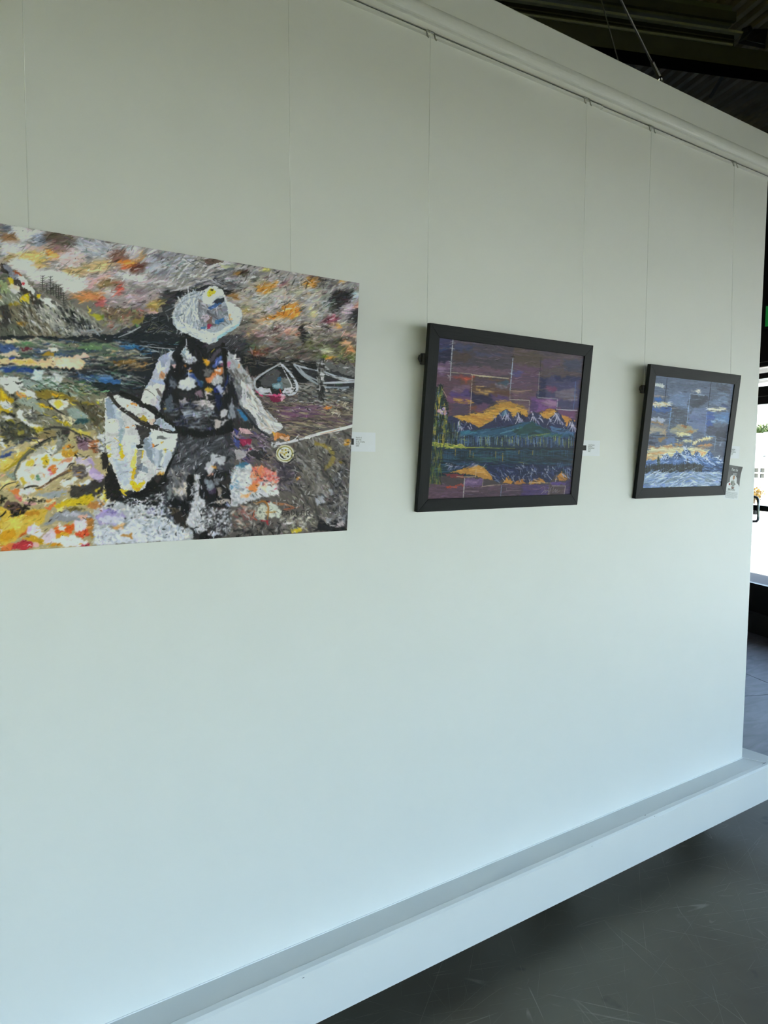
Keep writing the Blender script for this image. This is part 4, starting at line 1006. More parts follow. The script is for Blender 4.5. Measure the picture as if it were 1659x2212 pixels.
    P('d88a3a', '385,525 430,510 425,540 390,545'); P('d88a3a', '470,505 510,512 490,522'); P('d8842f', '750,745 795,770 780,795 755,795'); P('dca63a', '875,735 915,730 905,755 880,755'); P('c9a82c', '930,830 970,840 960,890'); P('b3a22c', '1015,850 1045,840 1040,870'); S('cfae24', 10, '235,675 300,725'); P('d09a2c', '820,1160 920,1130 900,1200'); P('e0dcc0', '890,1180 920,1150 905,1255 885,1255')
    # inside of the basket mouth and its rim
    P('e0e1d8', '220,95 300,85 470,170 680,280 790,370 780,490 740,500 700,440 560,390 380,270 260,190', 1.6); P('d0d4d0', '480,200 640,260 770,360 700,380 560,300'); P('d08a30', '455,210 545,205 545,232 470,232'); P('cfa05a', '400,230 455,240 420,250'); P('a8942c', '550,380 650,365 700,400 690,440 600,410'); P('b7b9b0', '540,350 640,300 680,340 600,380'); P('c9b9a4', '710,420 780,400 780,490 740,500')
    S('2a2824', 46, '160,60 250,190 350,290 470,370 600,470 730,520 880,560', .97, .15, False); S('4a443a', 22, '420,340 560,420 700,490', .7); S('1d1c1a', 66, '330,60 480,120 640,210 780,310 950,420 1100,530 1140,590', .97, .15, False); S('1d1c1a', 24, '900,570 1000,600 1110,605', .95, .1); P('b4c2c8', '800,410 860,380 1000,480 1090,560 1060,590 900,550 800,490'); P('92a0a8', '810,420 850,400 920,480 820,490')
    P('1b1a19', '150,960 130,1000 210,1130 240,1150 300,1300 350,1480 410,1531 150,1531 100,1300 140,1180'); P('2a2724', '40,880 130,860 150,960 120,1150 60,1010'); P('171716', '700,1300 850,1150 920,1200 940,1290 870,1420 740,1460 600,1500 470,1500 560,1440 660,1380'); P('3a3632', '760,1200 860,1160 890,1230 800,1290'); S('151514', 30, '1080,890 1040,950 980,1080 930,1200 930,1290', .95, .1)
    Q.rec = False
    # ---------------- figure: shirt, straps (E)
    Q.view(*E_)
    P('1c1d1e', '640,0 1240,60 1500,230 1560,420 1480,640 1300,1330 640,1330 420,900 480,330 600,200', 1.6)
    P('3a3a3c', '1000,60 1240,50 1480,0 1500,240 1280,240 1200,160 1000,260'); R('1200,0 1500,0 1500,250 1280,230', 40, (40, 120), (4, 10), -45, 12, ['6a6d70', '2a2b2d', '94989a', '17181a'])
    P('b4bcc2', '560,240 430,290 330,350 290,420 270,520 240,600 200,680 150,740 110,820 95,930 180,980 300,1010 350,1090 380,900 440,700 480,500', 1.6); P('cfd5d8', '300,430 400,330 470,330 420,480 330,560'); P('8f9aab', '330,360 430,290 520,270 470,360 380,470'); P('b78a62', '340,620 380,520 420,560 430,640'); P('9dadc4', '220,640 310,640 430,660 420,710 300,690'); P('dadcd4', '110,830 180,730 300,700 430,720 400,830 300,870 320,990 180,980 100,930'); P('6a6560', '270,780 330,770 380,860 350,890'); P('b7b8b4', '230,900 300,870 330,940 300,1010 220,960'); S('3a3734', 10, '140,760 250,830 340,930'); P('57636f', '480,370 550,350 560,400 490,400'); P('cdb3ac', '490,410 560,400 560,470')
    P('cfd8d8', '630,290 690,190 740,190 790,290 860,370 760,430 690,400'); P('8fa5a8', '650,260 700,200 720,260 680,330'); R('660,300 850,360 800,420 690,390', 26, (40, 90), (4, 9), 30, 12, ['26282a', 'aeb7b8', '4a4d4f']); S('c9d1d2', 16, '715,80 720,150 700,200', .8)
    P('c9a09a', '595,390 640,400 640,470 600,460'); P('161617', '560,300 640,310 650,500 620,640 560,640 490,560 560,450'); P('9c6a34', '670,440 720,430 700,480')
    P('23252a', '420,660 500,520 560,640 520,760 450,900 380,1090 350,1080 400,900'); P('4f5a62', '420,940 500,820 530,960 520,1100 420,1080'); P('c4a72a', '405,1040 440,1025 445,1050 415,1058'); P('5d656b', '500,650 560,640 580,760 520,760')
    P('cdd6d4', '590,690 640,640 760,600 820,650 850,730 760,780 640,790 600,750'); P('e0e6e2', '600,700 720,640 790,680 700,740'); P('3a5288', '690,580 780,540 850,580 900,660 930,740 860,700 800,620'); P('25405e', '850,600 920,640 950,720 900,740'); P('8a93b0', '700,545 800,560 760,585'); P('4a7d8c', '880,600 940,660 930,700'); P('b9b2c0', '700,520 760,470 770,480 710,530'); P('cf9a2c', '725,520 770,490 790,515 740,530')
    P('c77c42', '950,610 1060,560 1100,500 1190,470 1225,480 1210,560 1120,590 1050,650 1010,680'); P('d4956a', '970,610 1080,590 1110,650 1030,680'); P('d8cfc4', '1110,500 1180,490 1200,510 1130,530'); P('b5bab6', '1060,660 1120,590 1210,570 1210,690 1100,710'); P('6a6a66', '930,500 1040,450 1080,520 980,590'); P('d8a42c', '940,370 1000,330 1030,380 1000,440 960,410'); P('e2b8a4', '1000,370 1030,355 1020,400'); S('a8a02a', 14, '1060,260 1105,215'); P('49464c', '1030,330 1180,200 1210,220 1120,340 1040,420')
    P('4a5f94', '1060,450 1150,340 1200,310 1215,400 1180,410 1100,480'); P('cfd2da', '1140,400 1200,370 1215,410'); P('b5658a', '1190,420 1215,410 1210,470'); P('c2a63a', '960,790 1000,730 1060,740 1070,790 1010,800'); P('dfdcd4', '960,860 990,790 1060,820 1080,880 1000,900'); P('22307c', '1080,780 1130,720 1175,800 1100,815'); P('aab4c4', '1140,720 1200,720 1210,880 1170,830'); P('151517', '980,850 1060,840 1120,910 1060,930'); P('1c2340', '1100,850 1190,840 1200,1000 1140,1060 1110,950')
    P('7d6a74', '820,800 920,780 950,870 860,890'); P('2a2a2a', '600,820 760,810 820,860 700,900 610,880'); P('a7a2a4', '620,920 700,900 720,960 640,970'); P('e2e0d8', '820,990 930,920 1000,900 1060,950 1110,1000 1090,1030 980,1030 880,1000'); R('760,900 1100,920 1080,1040 780,1030', 44, (40, 110), (8, 16), -22, 14, ['2a2826', 'd9d6cf', '6d6a68', 'b4b0ab'])
    P('a9b4b8', '650,1110 760,1060 880,1080 1030,1040 1100,1080 1000,1140 860,1180 700,1160'); P('7f898e', '660,1040 760,1030 800,1090 700,1090'); R('560,960 1100,1000 1100,1340 640,1340 560,1150', 130, (60, 190), (8, 22), -8, 18, ['1d1e20', '4a4e52', '8c969a', '2c2e31', '6a7074', '3d4468', '5a5a5c'])
    P('c8ccc8', '1180,1050 1230,1030 1275,1060 1260,1150 1180,1170'); P('bdb8ae', '1100,1190 1190,1210 1190,1330 1090,1320'); P('b3b5b2', '1200,1210 1290,1200 1270,1280 1200,1270'); P('c6c3bb', '1215,790 1260,740 1280,790 1260,850 1215,850')
    P('9ba5ab', '1290,1040 1340,860 1380,1000 1380,1160 1300,1190', 1.6, .8); P('a4aaa8', '1280,260 1370,280 1460,350 1530,480 1600,620 1659,760 1659,1200 1560,1080 1450,960 1380,800 1330,600 1280,480', 1.6); P('55524e', '1300,500 1420,470 1540,600 1480,640 1360,650'); P('d0d2ce', '1360,290 1470,340 1480,390 1400,360'); P('c08a4c', '1425,410 1475,400 1470,455 1430,450'); P('b0708e', '1290,380 1340,400 1320,480 1285,450'); P('4d5055', '1330,640 1480,640 1520,760 1440,920 1360,760'); P('bcc2be', '1500,640 1600,700 1640,820 1560,920 1500,800'); R('1320,500 1600,620 1650,1050 1480,960', 90, (50, 150), (8, 20), 62, 16, ['c9cfcc', '6a6f70', '9ba19e', '2e3033', '85887e', 'b4b8ae'])
    S('17140f', 52, '1225,150 1240,300 1250,430 1240,560', .97, .1, False); S('6a6a70', 14, '1215,420 1225,560 1225,680', .8); S('1d2f7a', 16, '1280,560 1265,680 1220,780', .9); S('17181a', 40, '1250,760 1260,900 1250,1010', .9, .2); S('a2b4c4', 18, '1310,570 1305,700', .8); S('1b1c1e', 34, '1350,700 1400,860 1440,960', .9, .2)
    P('3a7da6', '1390,1040 1460,1040 1470,1080 1420,1090'); P('3576a4', '1500,1150 1580,1170 1610,1220 1530,1210'); P('4f585c', '1380,1000 1520,1040 1640,1200 1600,1250 1440,1150')
    P('131414', '640,1330 1100,1320 1290,1210 1350,1210 1350,1340 1240,1400 850,1430 640,1400'); P('131414', '1285,1210 1340,1215 1330,1320 1280,1300')
    S('1c1b1a', 34, '620,640 560,800 600,960 640,1120', .9, .2); S('1b1b1c', 44, '480,520 450,700 420,820 380,1000', .9, .15)
    Q.smear('420,300 1659,250 1659,1200 1300,1340 640,1340 380,1090', .7, 1.2)
    # ---------------- waders and boots (G)
    Q.view(*G_)
    P('3b3e41', '470,90 720,110 1110,70 1250,120 1260,300 1240,480 1190,520 1190,980 1150,1070 960,1080 860,960 800,900 760,620 700,560 690,900 640,1100 560,1230 430,1200 260,1060 250,1000 330,740 400,350 450,200', 2)
    R('480,110 1100,110 1100,340 820,480 640,560 430,460', 130, (60, 200), (10, 28), -32, 14, ['55595d', '2a2c2e', '44484b', '6a6f73', '1d1e20', '7f8588']); S('c9cecf', 10, '530,260 570,200'); S('d5d9d9', 14, '730,190 760,210', .9); S('9aa0a2', 6, '740,200 830,250')
    P('5f6265', '320,590 440,480 560,520 640,600 600,760 560,900 430,900 380,820 340,740', 2); R('340,540 640,540 600,920 400,900', 90, (40, 120), (12, 30), 60, 30, ['8c8d88', '4a4a48', 'b4b1a6', '6e7174', '2f2f2e', '9a968c']); P('c3bdb0', '390,800 520,780 580,860 440,900'); P('d3cebb', '560,720 600,700 590,880 570,880'); P('7c8480', '330,780 380,790 380,930 340,930')
    P('181817', '610,600 690,580 690,880 640,980 590,940'); P('121211', '590,880 660,890 650,970 590,960'); P('17171a', '250,1000 330,950 500,940 620,1010 630,1120 560,1200 620,1280 640,1340 560,1330 420,1200 300,1090'); P('4a4436', '320,1060 490,1060 530,1110 380,1130'); S('c9c09a', 7, '330,1070 480,1060'); P('2a2723', '400,1130 600,1150 640,1320 560,1340 440,1270')
    P('c6ccca', '700,590 750,600 790,760 800,900 860,1000 830,1100 870,1240 830,1380 760,1440 620,1260 640,1100 690,900', 2); R('700,600 790,780 860,1040 840,1340 660,1280 650,1080', 130, (20, 70), (8, 20), 75, 30, ['e2e6e3', '9fa5a5', '6a6c6a', 'f0f1ee', 'bcb7aa', '45474a', 'c4d0d6'])
    P('1c1c1d', '760,620 830,560 950,580 1080,560 1190,520 1195,980 1150,1070 960,1080 860,960 790,900', 2); P('b8bebd', '880,430 960,340 1100,340 1150,390 1130,440 1050,470 960,480 860,580 850,520'); P('d6d8d2', '860,510 940,470 950,560 870,590'); P('d9a04c', '930,490 985,490 980,525 940,530'); P('c99a84', '880,590 960,550 940,610 850,620'); P('6d7073', '1000,490 1060,480 1070,530 1000,540'); P('7b848a', '830,640 930,680 970,800 900,860 850,800'); P('9aa6ac', '850,740 940,740 930,800 860,790'); P('6f7376', '950,650 1090,640 1030,740 960,760'); P('8e8778', '990,790 1080,780 1070,880 1100,940 1060,930 1010,850'); P('474052', '880,840 990,810 1000,870 900,890'); P('101010', '1025,740 1060,720 1085,750 1040,770'); P('33312e', '1080,680 1190,600 1190,780 1090,830'); P('bdb6a8', '960,1000 1060,960 1160,930 1190,980 1130,990 1060,1020'); P('9fb3c8', '1130,1000 1190,1010 1200,1050 1140,1050'); P('3b2f2c', '930,1050 1150,1040 1100,1080 960,1080')
    P('2b2d2f', '1120,80 1220,40 1250,200 1220,300 1140,270', 2, .8); P('55595b', '1080,280 1240,240 1240,470 1180,460 1120,340'); P('1d1f20', '1130,330 1200,330 1200,400 1140,390')
    P('2f2f2f', '880,1110 1000,1090 1180,1070 1200,1200 1130,1300 1200,1380 1100,1450 900,1440 830,1380'); R('840,1090 1200,1080 1210,1430 800,1450', 120, (40, 120), (12, 30), -32, 25, ['1b1c1c', 'a7abab', '5e6264', '3b3c3c', 'd2d4d1', '77736c']); P('1a1a19', '770,1390 900,1400 930,1500 770,1500'); P('c9d4da', '930,1400 1000,1390 1030,1440 960,1480')
    R('0,1150 250,1130 420,1220 620,1330 560,1480 0,1500', 150, (14, 50), (10, 26), 10, 60, ['dfe6e8', 'aebac0', '7a868c', 'f0f2f0', 'c3ccd0', '5a6468', 'd8d6bd']); P('e5e1d0', '540,1420 600,1400 640,1470 570,1500'); P('e3e0c8', '240,1130 300,1140 280,1170')
    D('600,1080 900,1020 1200,1080 1200,1420 620,1420', 130, (5, 14), ['eef1f0', 'c8d0d2']); D('0,1080 330,950 420,1200 200,1250', 120, (5, 14), ['e6ebec', '14151a', 'b6c1c6'])
    Q.smear('250,90 1250,90 1200,1450 0,1500 0,1150', .7, 1.4)
    Q.rec = True
    # ---------------- right of the figure: splash, rocks, rod (D)
    Q.view(*D_)
    R('500,430 800,480 780,700 500,700', 120, (40, 120), (8, 20), 25, 30, ['3a3440', '6b5a6a', '8a7f86', '26242a', '4d4a78', 'b3a4a8', '5c5450']); P('8a2744', '540,510 640,500 640,560 560,560'); P('a6203a', '620,590 650,590 640,610'); P('c8a9a8', '530,410 600,420 660,470 560,460'); P('3f4a80', '500,500 550,530 530,590 500,570'); P('3a3a78', '490,410 540,440 520,470'); P('a7a6a4', '500,590 600,600 600,660 510,690'); P('2a2a2a', '600,620 760,600 800,690 680,680')
    P('cdd3d0', '470,800 520,730 640,720 680,760 720,860 860,870 880,960 800,1000 680,1020 560,1060 470,1080 460,900', 2); P('3f7189', '500,730 600,700 640,720 560,760'); R('470,740 660,740 700,1010 480,1060', 150, (14, 50), (8, 20), 20, 60, ['e2e6e2', 'b8bdb8', '9ca6a8', 'd0cfc6', 'f0f1ec', '7d868a']); R('460,820 530,800 540,930 460,950', 40, (8, 24), (5, 12), 30, 60, ['2f6f95', '5588a8', 'e0e4e2', '9fb0ba'])
    P('d98a5c', '650,740 740,735 780,790 720,860 660,900 640,860'); P('c9605a', '740,760 900,810 910,860 780,850 730,810'); P('cf7a70', '740,740 820,780 760,800'); P('d98845', '600,920 660,880 720,880 690,940 640,960'); P('dda468', '560,1000 640,960 620,1010 580,1025'); P('eceae4', '730,900 790,870 880,930 870,985 780,990 740,940'); P('dcd9b8', '720,910 770,880 780,960 740,950'); P('b83a55', '820,930 870,920 860,945'); R('640,740 900,790 880,880 640,900', 70, (30, 90), (5, 12), -60, 25, ['e0a888', 'd9764e', 'c05a5a', 'eac8b6', 'e5dcd2'])
    P('454046', '880,690 1010,680 1060,800 980,880 900,860 860,760'); R('680,650 1060,560 1100,900 900,960 880,780', 130, (40, 120), (6, 16), 15, 30, ['35323a', '5e5660', '7c7469', '23242a', '8a8690', '6a5a4c', '4b4656'])
    R('1000,560 1500,460 1470,1250 1250,1290 1050,980', 260, (60, 180), (8, 24), 55, 30, ['55534a', '6f6e66', '3f3f3a', '84837a', '66645a', '4b4c48', '93938c', '2f302e']); R('1340,900 1490,560 1470,1270 1330,1270', 80, (60, 160), (8, 22), 120, 20, ['3a3b3b', '555656', '6c6e6e', '242525', '84898c'])
    S('9c8a2e', 40, '1190,550 1290,570 1340,640 1320,720 1270,760', .75, .6); P('b98a2e', '1430,520 1490,505 1490,560 1440,555'); P('c0873a', '1020,830 1060,820 1050,860 1020,855'); P('7a6a20', '1370,680 1410,700 1390,730')
    P('c9d2ba', '670,1130 720,1075 760,1060 770,1120 760,1200 700,1195', 1.6); P('cdd8c4', '780,1045 850,1060 900,1110 895,1165 830,1180 780,1170 770,1100', 1.6); S('9c6a32', 14, '680,1060 760,1040 790,1110 780,1190'); S('a8503a', 10, '670,1120 660,1170 690,1200'); S('b04a50', 10, '780,1045 800,1040'); P('b83038', '700,1200 790,1205 780,1220 720,1220'); S('b3764a', 10, '830,1050 920,1060 1000,1085'); S('b5623a', 9, '920,1105 1040,1090'); S('a88038', 12, '770,1130 850,1130')
    R('480,1090 680,1060 680,1250 480,1300', 90, (20, 60), (10, 24), 0, 60, ['8a8078', 'b3aca0', '5c5450', 'a8795a', 'c9c6b8', '6a7464', '8a4a48']); R('900,1160 1180,1120 1200,1280 900,1290', 90, (20, 50), (12, 28), -20, 50, ['b5b49a', '8f8f7c', '5a5a50', 'c9cbb8', '7a746a', 'd9d9c8', '3f403c']); P('e6e8e2', '920,1215 980,1215 970,1240 930,1240'); P('c9b82a', '980,1275 1080,1250 1070,1305 990,1308'); P('e8e2c8', '990,1295 1040,1290 1030,1308'); P('b9a828', '1090,1270 1140,1275 1130,1292')
    R('500,1260 960,1230 950,1310 520,1340', 70, (20, 60), (10, 26), -5, 50, ['2a2a28', '4a4a46', '1a1a19', '6a6a62', '85827a']); P('c2ccd4', '1180,1000 1260,990 1280,1050 1200,1080', 2, .7); P('b8c0c6', '1290,930 1330,920 1340,980 1300,990', 2, .7); P('9fa8ac', '1270,1190 1330,1190 1320,1250 1280,1250', 2, .7); P('1d1e1f', '1180,1290 1240,1180 1320,1250 1360,1190 1450,1280 1440,1295'); P('b9b3b0', '1370,1230 1420,1200 1410,1250 1370,1265')
    P('a9a89c', '1120,860 1250,820 1300,960 1180,980', 4, .35)
    Q.smear('470,740 900,740 1000,600 1500,460 1480,1290 480,1340', .7, 2.0)
    # the boat water and rocks right of the arm
    R('560,0 760,0 1060,150 900,420 760,320', 60, (40, 120), (6, 14), 15, 20, ['1e1f20', '3a3a38', '5c5648', '2c2a30', '837a60'])
    R('900,190 1540,60 1510,400 960,500 880,330', 330, (40, 130), (7, 16), 8, 10, ['5a4650', '7d7458', '8d8668', '3f3a3c', '9b9478', '6b5560', '2d2a2c', 'a39a80', '6d6450', '4a3a44']); R('1280,110 1540,90 1510,300 1260,300', 140, (16, 50), (6, 14), -10, 30, ['8d8870', 'a8a488', '4d4a42', '6e6a5a', '2b2a28', 'c0bca4']); R('900,230 1280,230 1270,300 940,340', 60, (60, 160), (8, 16), 2, 5, ['6a4a62', '58405a', '7d6a78', '8a7a68'])
    P('b5793c', '1270,230 1340,210 1330,250 1290,255')
    # forearm, cuff, hand, rod and reel
    P('c3c8c4', '560,0 640,60 720,180 760,260 860,340 905,390 895,420 860,440 800,470 740,440 660,330 600,260 560,180', 1.8); R('600,60 700,200 880,380 780,450 640,280', 90, (50, 140), (8, 20), 50, 14, ['dfe2de', '9aa09e', '757a78', 'c8ccc6', 'b0aa98']); P('4b4e52', '560,200 640,280 720,420 790,480 760,490 640,360'); P('2f6f9a', '520,250 570,250 620,330 590,350'); S('23262a', 18, '500,180 600,300 700,420 800,490', .9)
    P('b8793c', '830,440 900,450 970,490 960,520 880,500 840,520'); P('c98f58', '830,450 870,450 860,520 835,510'); P('cdb090', '880,480 960,495 950,515 890,505'); P('caa23a', '820,445 850,440 845,480')
    S('c5cac6', 20, '820,560 930,540 1050,515 1110,495', .9, .4); S('d9dcd6', 24, '1110,495 1250,455 1390,425 1505,395', .95, .15, False); S('a9764a', 7, '1230,465 1340,440 1400,420', .8); P('2a2b2b', '1110,480 1200,460 1200,490 1120,505'); P('d9ddd9', '1115,485 1150,480 1150,500 1120,505'); P('b9bfba', '810,535 860,530 870,565 820,570'); S('c9cec8', 12, '930,540 1000,520 1040,480', .9)
    P('1b1b19', '850,600 890,565 960,570 1010,620 1005,680 960,710 900,690 860,650', 1.2)
    for r_, c, w in ((72, 'c9cba8', 12), (62, '7d7a2c', 9), (52, 'e2e4d2', 12)):
        S(c, w, [(930 + r_ * 1.0 * math.cos(t), 632 + r_ * .95 * math.sin(t)) for t in [2 * math.pi * q / 14 for q in range(15)]], .95, .15, False)
    P('d9dcc0', '890,590 950,585 985,630 970,670 920,670 885,630', 1.0)
    for (x, y) in [(905, 600), (935, 600), (960, 620), (925, 640), (955, 655), (900, 625), (940, 625)]:
        P('a08a1c' if (x + y) % 2 else '2a2918', [(x - 9, y - 7), (x + 8, y - 8), (x + 9, y + 7), (x - 7, y + 8)], .6)
    S('d7dad0', 8, '870,660 900,690 950,705', .9)
    # ---------------- sky and trees, right (B)
    Q.view(*B_)
    R('0,20 700,140 680,330 440,330 300,300 140,340 0,340', 190, (60, 180), (6, 20), -22, 25, ['8c8f90', 'b9bcba', '44464a', '6a6d6a', 'cdd0cc', '9a9a86', '2c2e30', '75766a']); P('cfd2ce', '110,205 190,205 190,225 120,230'); P('584a3c', '235,90 300,75 410,95 380,110 260,125'); P('a9b18c', '370,120 470,140 560,130 480,160 390,150'); P('c0bd60', '735,155 800,160 790,180 740,175'); P('8a6428', '500,200 600,190 590,230 520,225'); P('3a3228', '540,180 620,190 600,240 560,230')
    P('1f2123', '0,350 140,340 240,300 430,330 500,350 420,400 300,330 160,355 60,400 0,450'); R('250,250 560,300 540,360 280,320', 40, (80, 180), (5, 12), 12, 16, ['1c1e20', '6d7072', '3c3f42', 'a8abac'])
    P('a8a69e', '560,340 700,310 900,330 1000,400 900,480 700,520 560,480 460,400'); R('520,290 1250,250 1300,480 1060,480 960,430 700,520 560,460', 260, (50, 170), (6, 18), -10, 40, ['c4c8c4', '8f9490', 'a9a684', 'd3d5cf', '7c7f7a', 'b3a684', '5d605e', '9c8f66'])
    P('b5863a', '680,320 760,275 885,248 835,330 765,368 690,352', 1.6); P('a8702a', '700,340 770,330 760,366 700,352'); P('b88336', '1105,275 1170,225 1235,230 1195,330 1130,322', 1.6); P('8d6a38', '455,385 530,358 562,412 490,432'); P('b9b274', '1290,400 1320,390 1300,450'); P('6e4a42', '880,290 940,245 930,290 890,310'); P('2a2826', '1215,250 1285,258 1280,280 1230,270'); P('24211c', '1150,215 1300,240 1250,255 1170,235')
    P('c9c8a8', '1180,350 1290,340 1260,400 1190,420', 2, .7); P('9db6b4', '1240,430 1340,400 1320,480 1260,520', 2, .8); R('1210,270 1560,260 1560,470 1340,560 1230,480', 130, (50, 140), (8, 20), -50, 30, ['6a6c68', '3a3a38', '9aa6a4', '1f1f1f', '84867c', 'b5bab4', '50504a']); P('232222', '1360,350 1500,340 1500,440 1380,500 1310,510'); P('a9c8cc', '1500,340 1560,345 1560,390 1530,400 1500,370'); P('c4a04a', '1370,262 1470,262 1440,276 1380,274')
    P('bb7d2c', '742,560 870,532 930,462 990,440 1075,500 1062,572 930,582 860,577 760,592', 1.6); P('c98c3a', '930,500 1000,480 1040,520 960,545'); P('c8bb8c', '720,600 920,580 940,620 760,640', 2, .8); P('9c8a44', '540,500 640,490 620,540 560,540'); P('c8c38a', '1150,440 1190,520 1200,590 1170,600 1150,520', 1.5, .8); R('560,470 760,440 740,560 880,600 1180,620 1200,660 700,660 580,580', 130, (40, 120), (6, 16), 10, 25, ['a8a488', '8c8b80', 'b98a58', 'c9c8b8', '6a665a', '9a9a98', '8d7a50'])
    P('8a4a58', '1250,590 1340,540 1400,570 1340,620 1270,620'); P('c07080', '1320,545 1370,540 1360,580'); P('4a3038', '1250,590 1300,570 1290,620'); P('9a8f90', '1390,470 1540,440 1550,540 1450,600 1400,560', 2, .8); P('bb8a3a', '1280,630 1400,620 1450,640 1380,655'); P('262424', '1490,560 1558,500 1555,650 1500,650'); P('c08a70', '1500,470 1560,460 1558,510 1510,510'); P('c97a70', '1420,700 1540,710 1545,740 1440,735')
    P('c28a6c', '930,680 990,660 1010,720 940,720'); P('5a3a44', '800,660 870,680 870,720 820,710'); P('7c6a72', '700,690 800,680 830,740 740,740'); P('bda866', '600,680 660,670 650,740 610,740'); P('c9622c', '1000,700 1060,690 1050,740 1010,730'); R('580,640 1100,640 1080,780 600,780', 150, (24, 80), (6, 16), 0, 45, ['8f8a86', '5c5450', 'b58a70', '9a8c60', '3a3836', 'c4b9ac', '7c5a60', '70756a'])
    R('560,760 1100,750 1120,930 620,910', 220, (20, 70), (4, 12), 10, 40, ['4c5a4a', '2a2c2a', '7c8476', '8f9690', '6a5038', '5c7a58', '1c1d1c', 'a3a6a0', '7a3a28', '85824a']); P('5a7a58', '600,790 700,800 690,840 620,830', 2, .7); P('7a3a1c', '620,850 700,840 760,880 660,890', 2, .7)
    R('1090,620 1540,620 1540,800 1120,820', 150, (24, 80), (8, 18), 10, 35, ['8f8872', '5a5850', 'b0a58c', '3a3834', 'a8977a', '74705e', '2a2926']); P('1a1b1b', '1060,640 1090,640 1120,720 1110,800 1070,800 1060,720'); P('232321', '1340,790 1400,740 1440,780 1390,830'); R('1120,780 1540,800 1540,990 1200,930', 200, (20, 70), (5, 14), 5, 35, ['3a4420', '5a6a2c', '24281c', '7d8a4a', '181a14', '8f9a70', '4a5030', 'a8b088']); P('c4c8a8', '1230,830 1330,820 1320,890 1240,890', 2, .85); P('c9a072', '1400,790 1440,760 1530,810 1525,850 1440,810'); P('c58a5a', '1450,830 1535,850 1530,895 1480,870'); P('c08a3c', '1270,900 1350,895 1330,930 1280,930'); P('7d9a3a', '1240,880 1290,900 1270,930 1240,920')
    P('191a1b', '560,880 900,940 1210,960 1210,1100 1060,1200 1030,1110 960,1020 890,960 820,1000 700,1060 640,1080 600,960'); R('580,900 1220,950 1200,1000 620,1010', 60, (60, 150), (4, 9), 3, 6, ['2c2e2e', '0f1010', '6a6e6c', '4a4838', '85806a'])
    P('5a5d58', '1200,940 1530,990 1528,1290 1040,1300 1040,1160 1200,1110'); R('1040,1130 1528,1150 1520,1300 900,1310', 200, (30, 110), (5, 12), 6, 12, ['1f2020', '8b8e88', '4a4a48', 'a8aaa2', '2e3032', '6d6c60', '857c64'])
    Q.smear('450,100 1570,230 1545,900 1200,940 560,880 540,470 440,400', 1.6, 3.5)
    Q.A(-25, '500,150 1560,250 1560,600 900,600'); Q.texture(1500, (8, 28), (1.6, 5), .17, 1.0, 22, '450,100 1570,230 1545,900 1200,940 560,880 540,470 440,400')
    # boats
    P('242625', '890,970 960,1040 1025,1130 1030,1200 960,1235 740,1235 670,1180 680,1110 760,1050 840,1000', 1.4); P('4a4c4a', '700,1120 780,1050 860,1010 900,1050 860,1130 760,1180'); P('6c706a', '880,1110 960,1080 1000,1150 960,1200 900,1190'); S('b9c2c2', 22, '890,965 960,1035 1025,1130 1032,1195 990,1232 900,1235', .95, .25); S('a2abab', 18, '880,975 800,1020 720,1070 672,1120 680,1180 730,1225 820,1235', .95, .25); S('d2d7d5', 9, '890,965 940,1060 985,1150 980,1210', .7); P('c3c9c8', '680,1170 800,1180 810,1225 720,1225'); P('c9cecc', '920,1180 1020,1170 1000,1230 910,1225'); P('63858c', '822,1140 910,1135 905,1182 822,1190'); P('8ea8aa', '835,1150 895,1146 890,1172 835,1176'); P('36607a', '860,1090 900,1090 890,1130 860,1130')
    P('6f1f3c', '780,1240 920,1230 935,1260 890,1295 820,1295', 1.4); P('b83a66', '680,1190 750,1235 740,1250 690,1215'); P('c24f78', '790,1232 900,1225 895,1245 800,1250'); P('c9a0ac', '895,1245 930,1240 910,1290 895,1290'); S('b83a30', 9, '885,1185 895,1215')
    P('2a2c2d', '1010,980 1240,1020 1528,1080 1528,1180 1290,1180 1210,1140 1080,1080'); S('a9b3b4', 15, '1005,975 1080,1000 1210,1030', .9); S('8e999a', 22, '1010,985 1080,1060 1150,1110 1210,1145', .9); S('9fa9aa', 16, '1040,985 1100,1060 1200,1110', .7); S('a9b4b4', 16, '1270,1040 1400,1090 1528,1110', .9); S('b3bcbc', 20, '1260,1135 1400,1130 1528,1125', .9); S('86949a', 26, '1270,1170 1400,1180 1470,1170', .9); P('101112', '1105,985 1210,1000 1200,1030 1130,1010'); S('d0d5d4', 8, '1280,1060 1420,1110 1528,1108', .8)
    P('2f302e', '1215,940 1260,930 1275,1000 1270,1280 1215,1285', 1.6); R('1210,940 1280,940 1275,1280 1215,1285', 60, (20, 60), (6, 14), 85, 20, ['1a1a19', 'a9ada6', '5c5d58', '8b8f88', '2f302c']); P('b5bab4', '1230,1040 1270,1050 1275,1120 1240,1110')
    Q.rec = False
    # ---------------- hat (B)
    P('9aa6a8', '-30,590 -22,520 20,450 70,395 140,352 225,358 285,315 330,307 390,335 422,385 432,440 505,462 555,510 571,570 545,640 440,712 340,787 290,800 205,775 100,722 0,668 -22,640', 1.0)
    R('0,480 140,370 230,380 180,460 190,620 240,680 60,690 -10,620', 90, (70, 190), (8, 20), 110, 28, ['c6cecf', '7d878b', 'a5b0b2', '5f686c', 'd6dbd8', '8d979a'])
    P('b9c4c2', '-20,560 30,620 120,680 240,720 380,690 500,600 555,560 540,640 440,712 340,787 290,800 205,775 100,722 0,668', 1.0); P('c5cdc9', '440,450 505,462 555,510 568,570 520,600 450,600 430,520', 1.0)
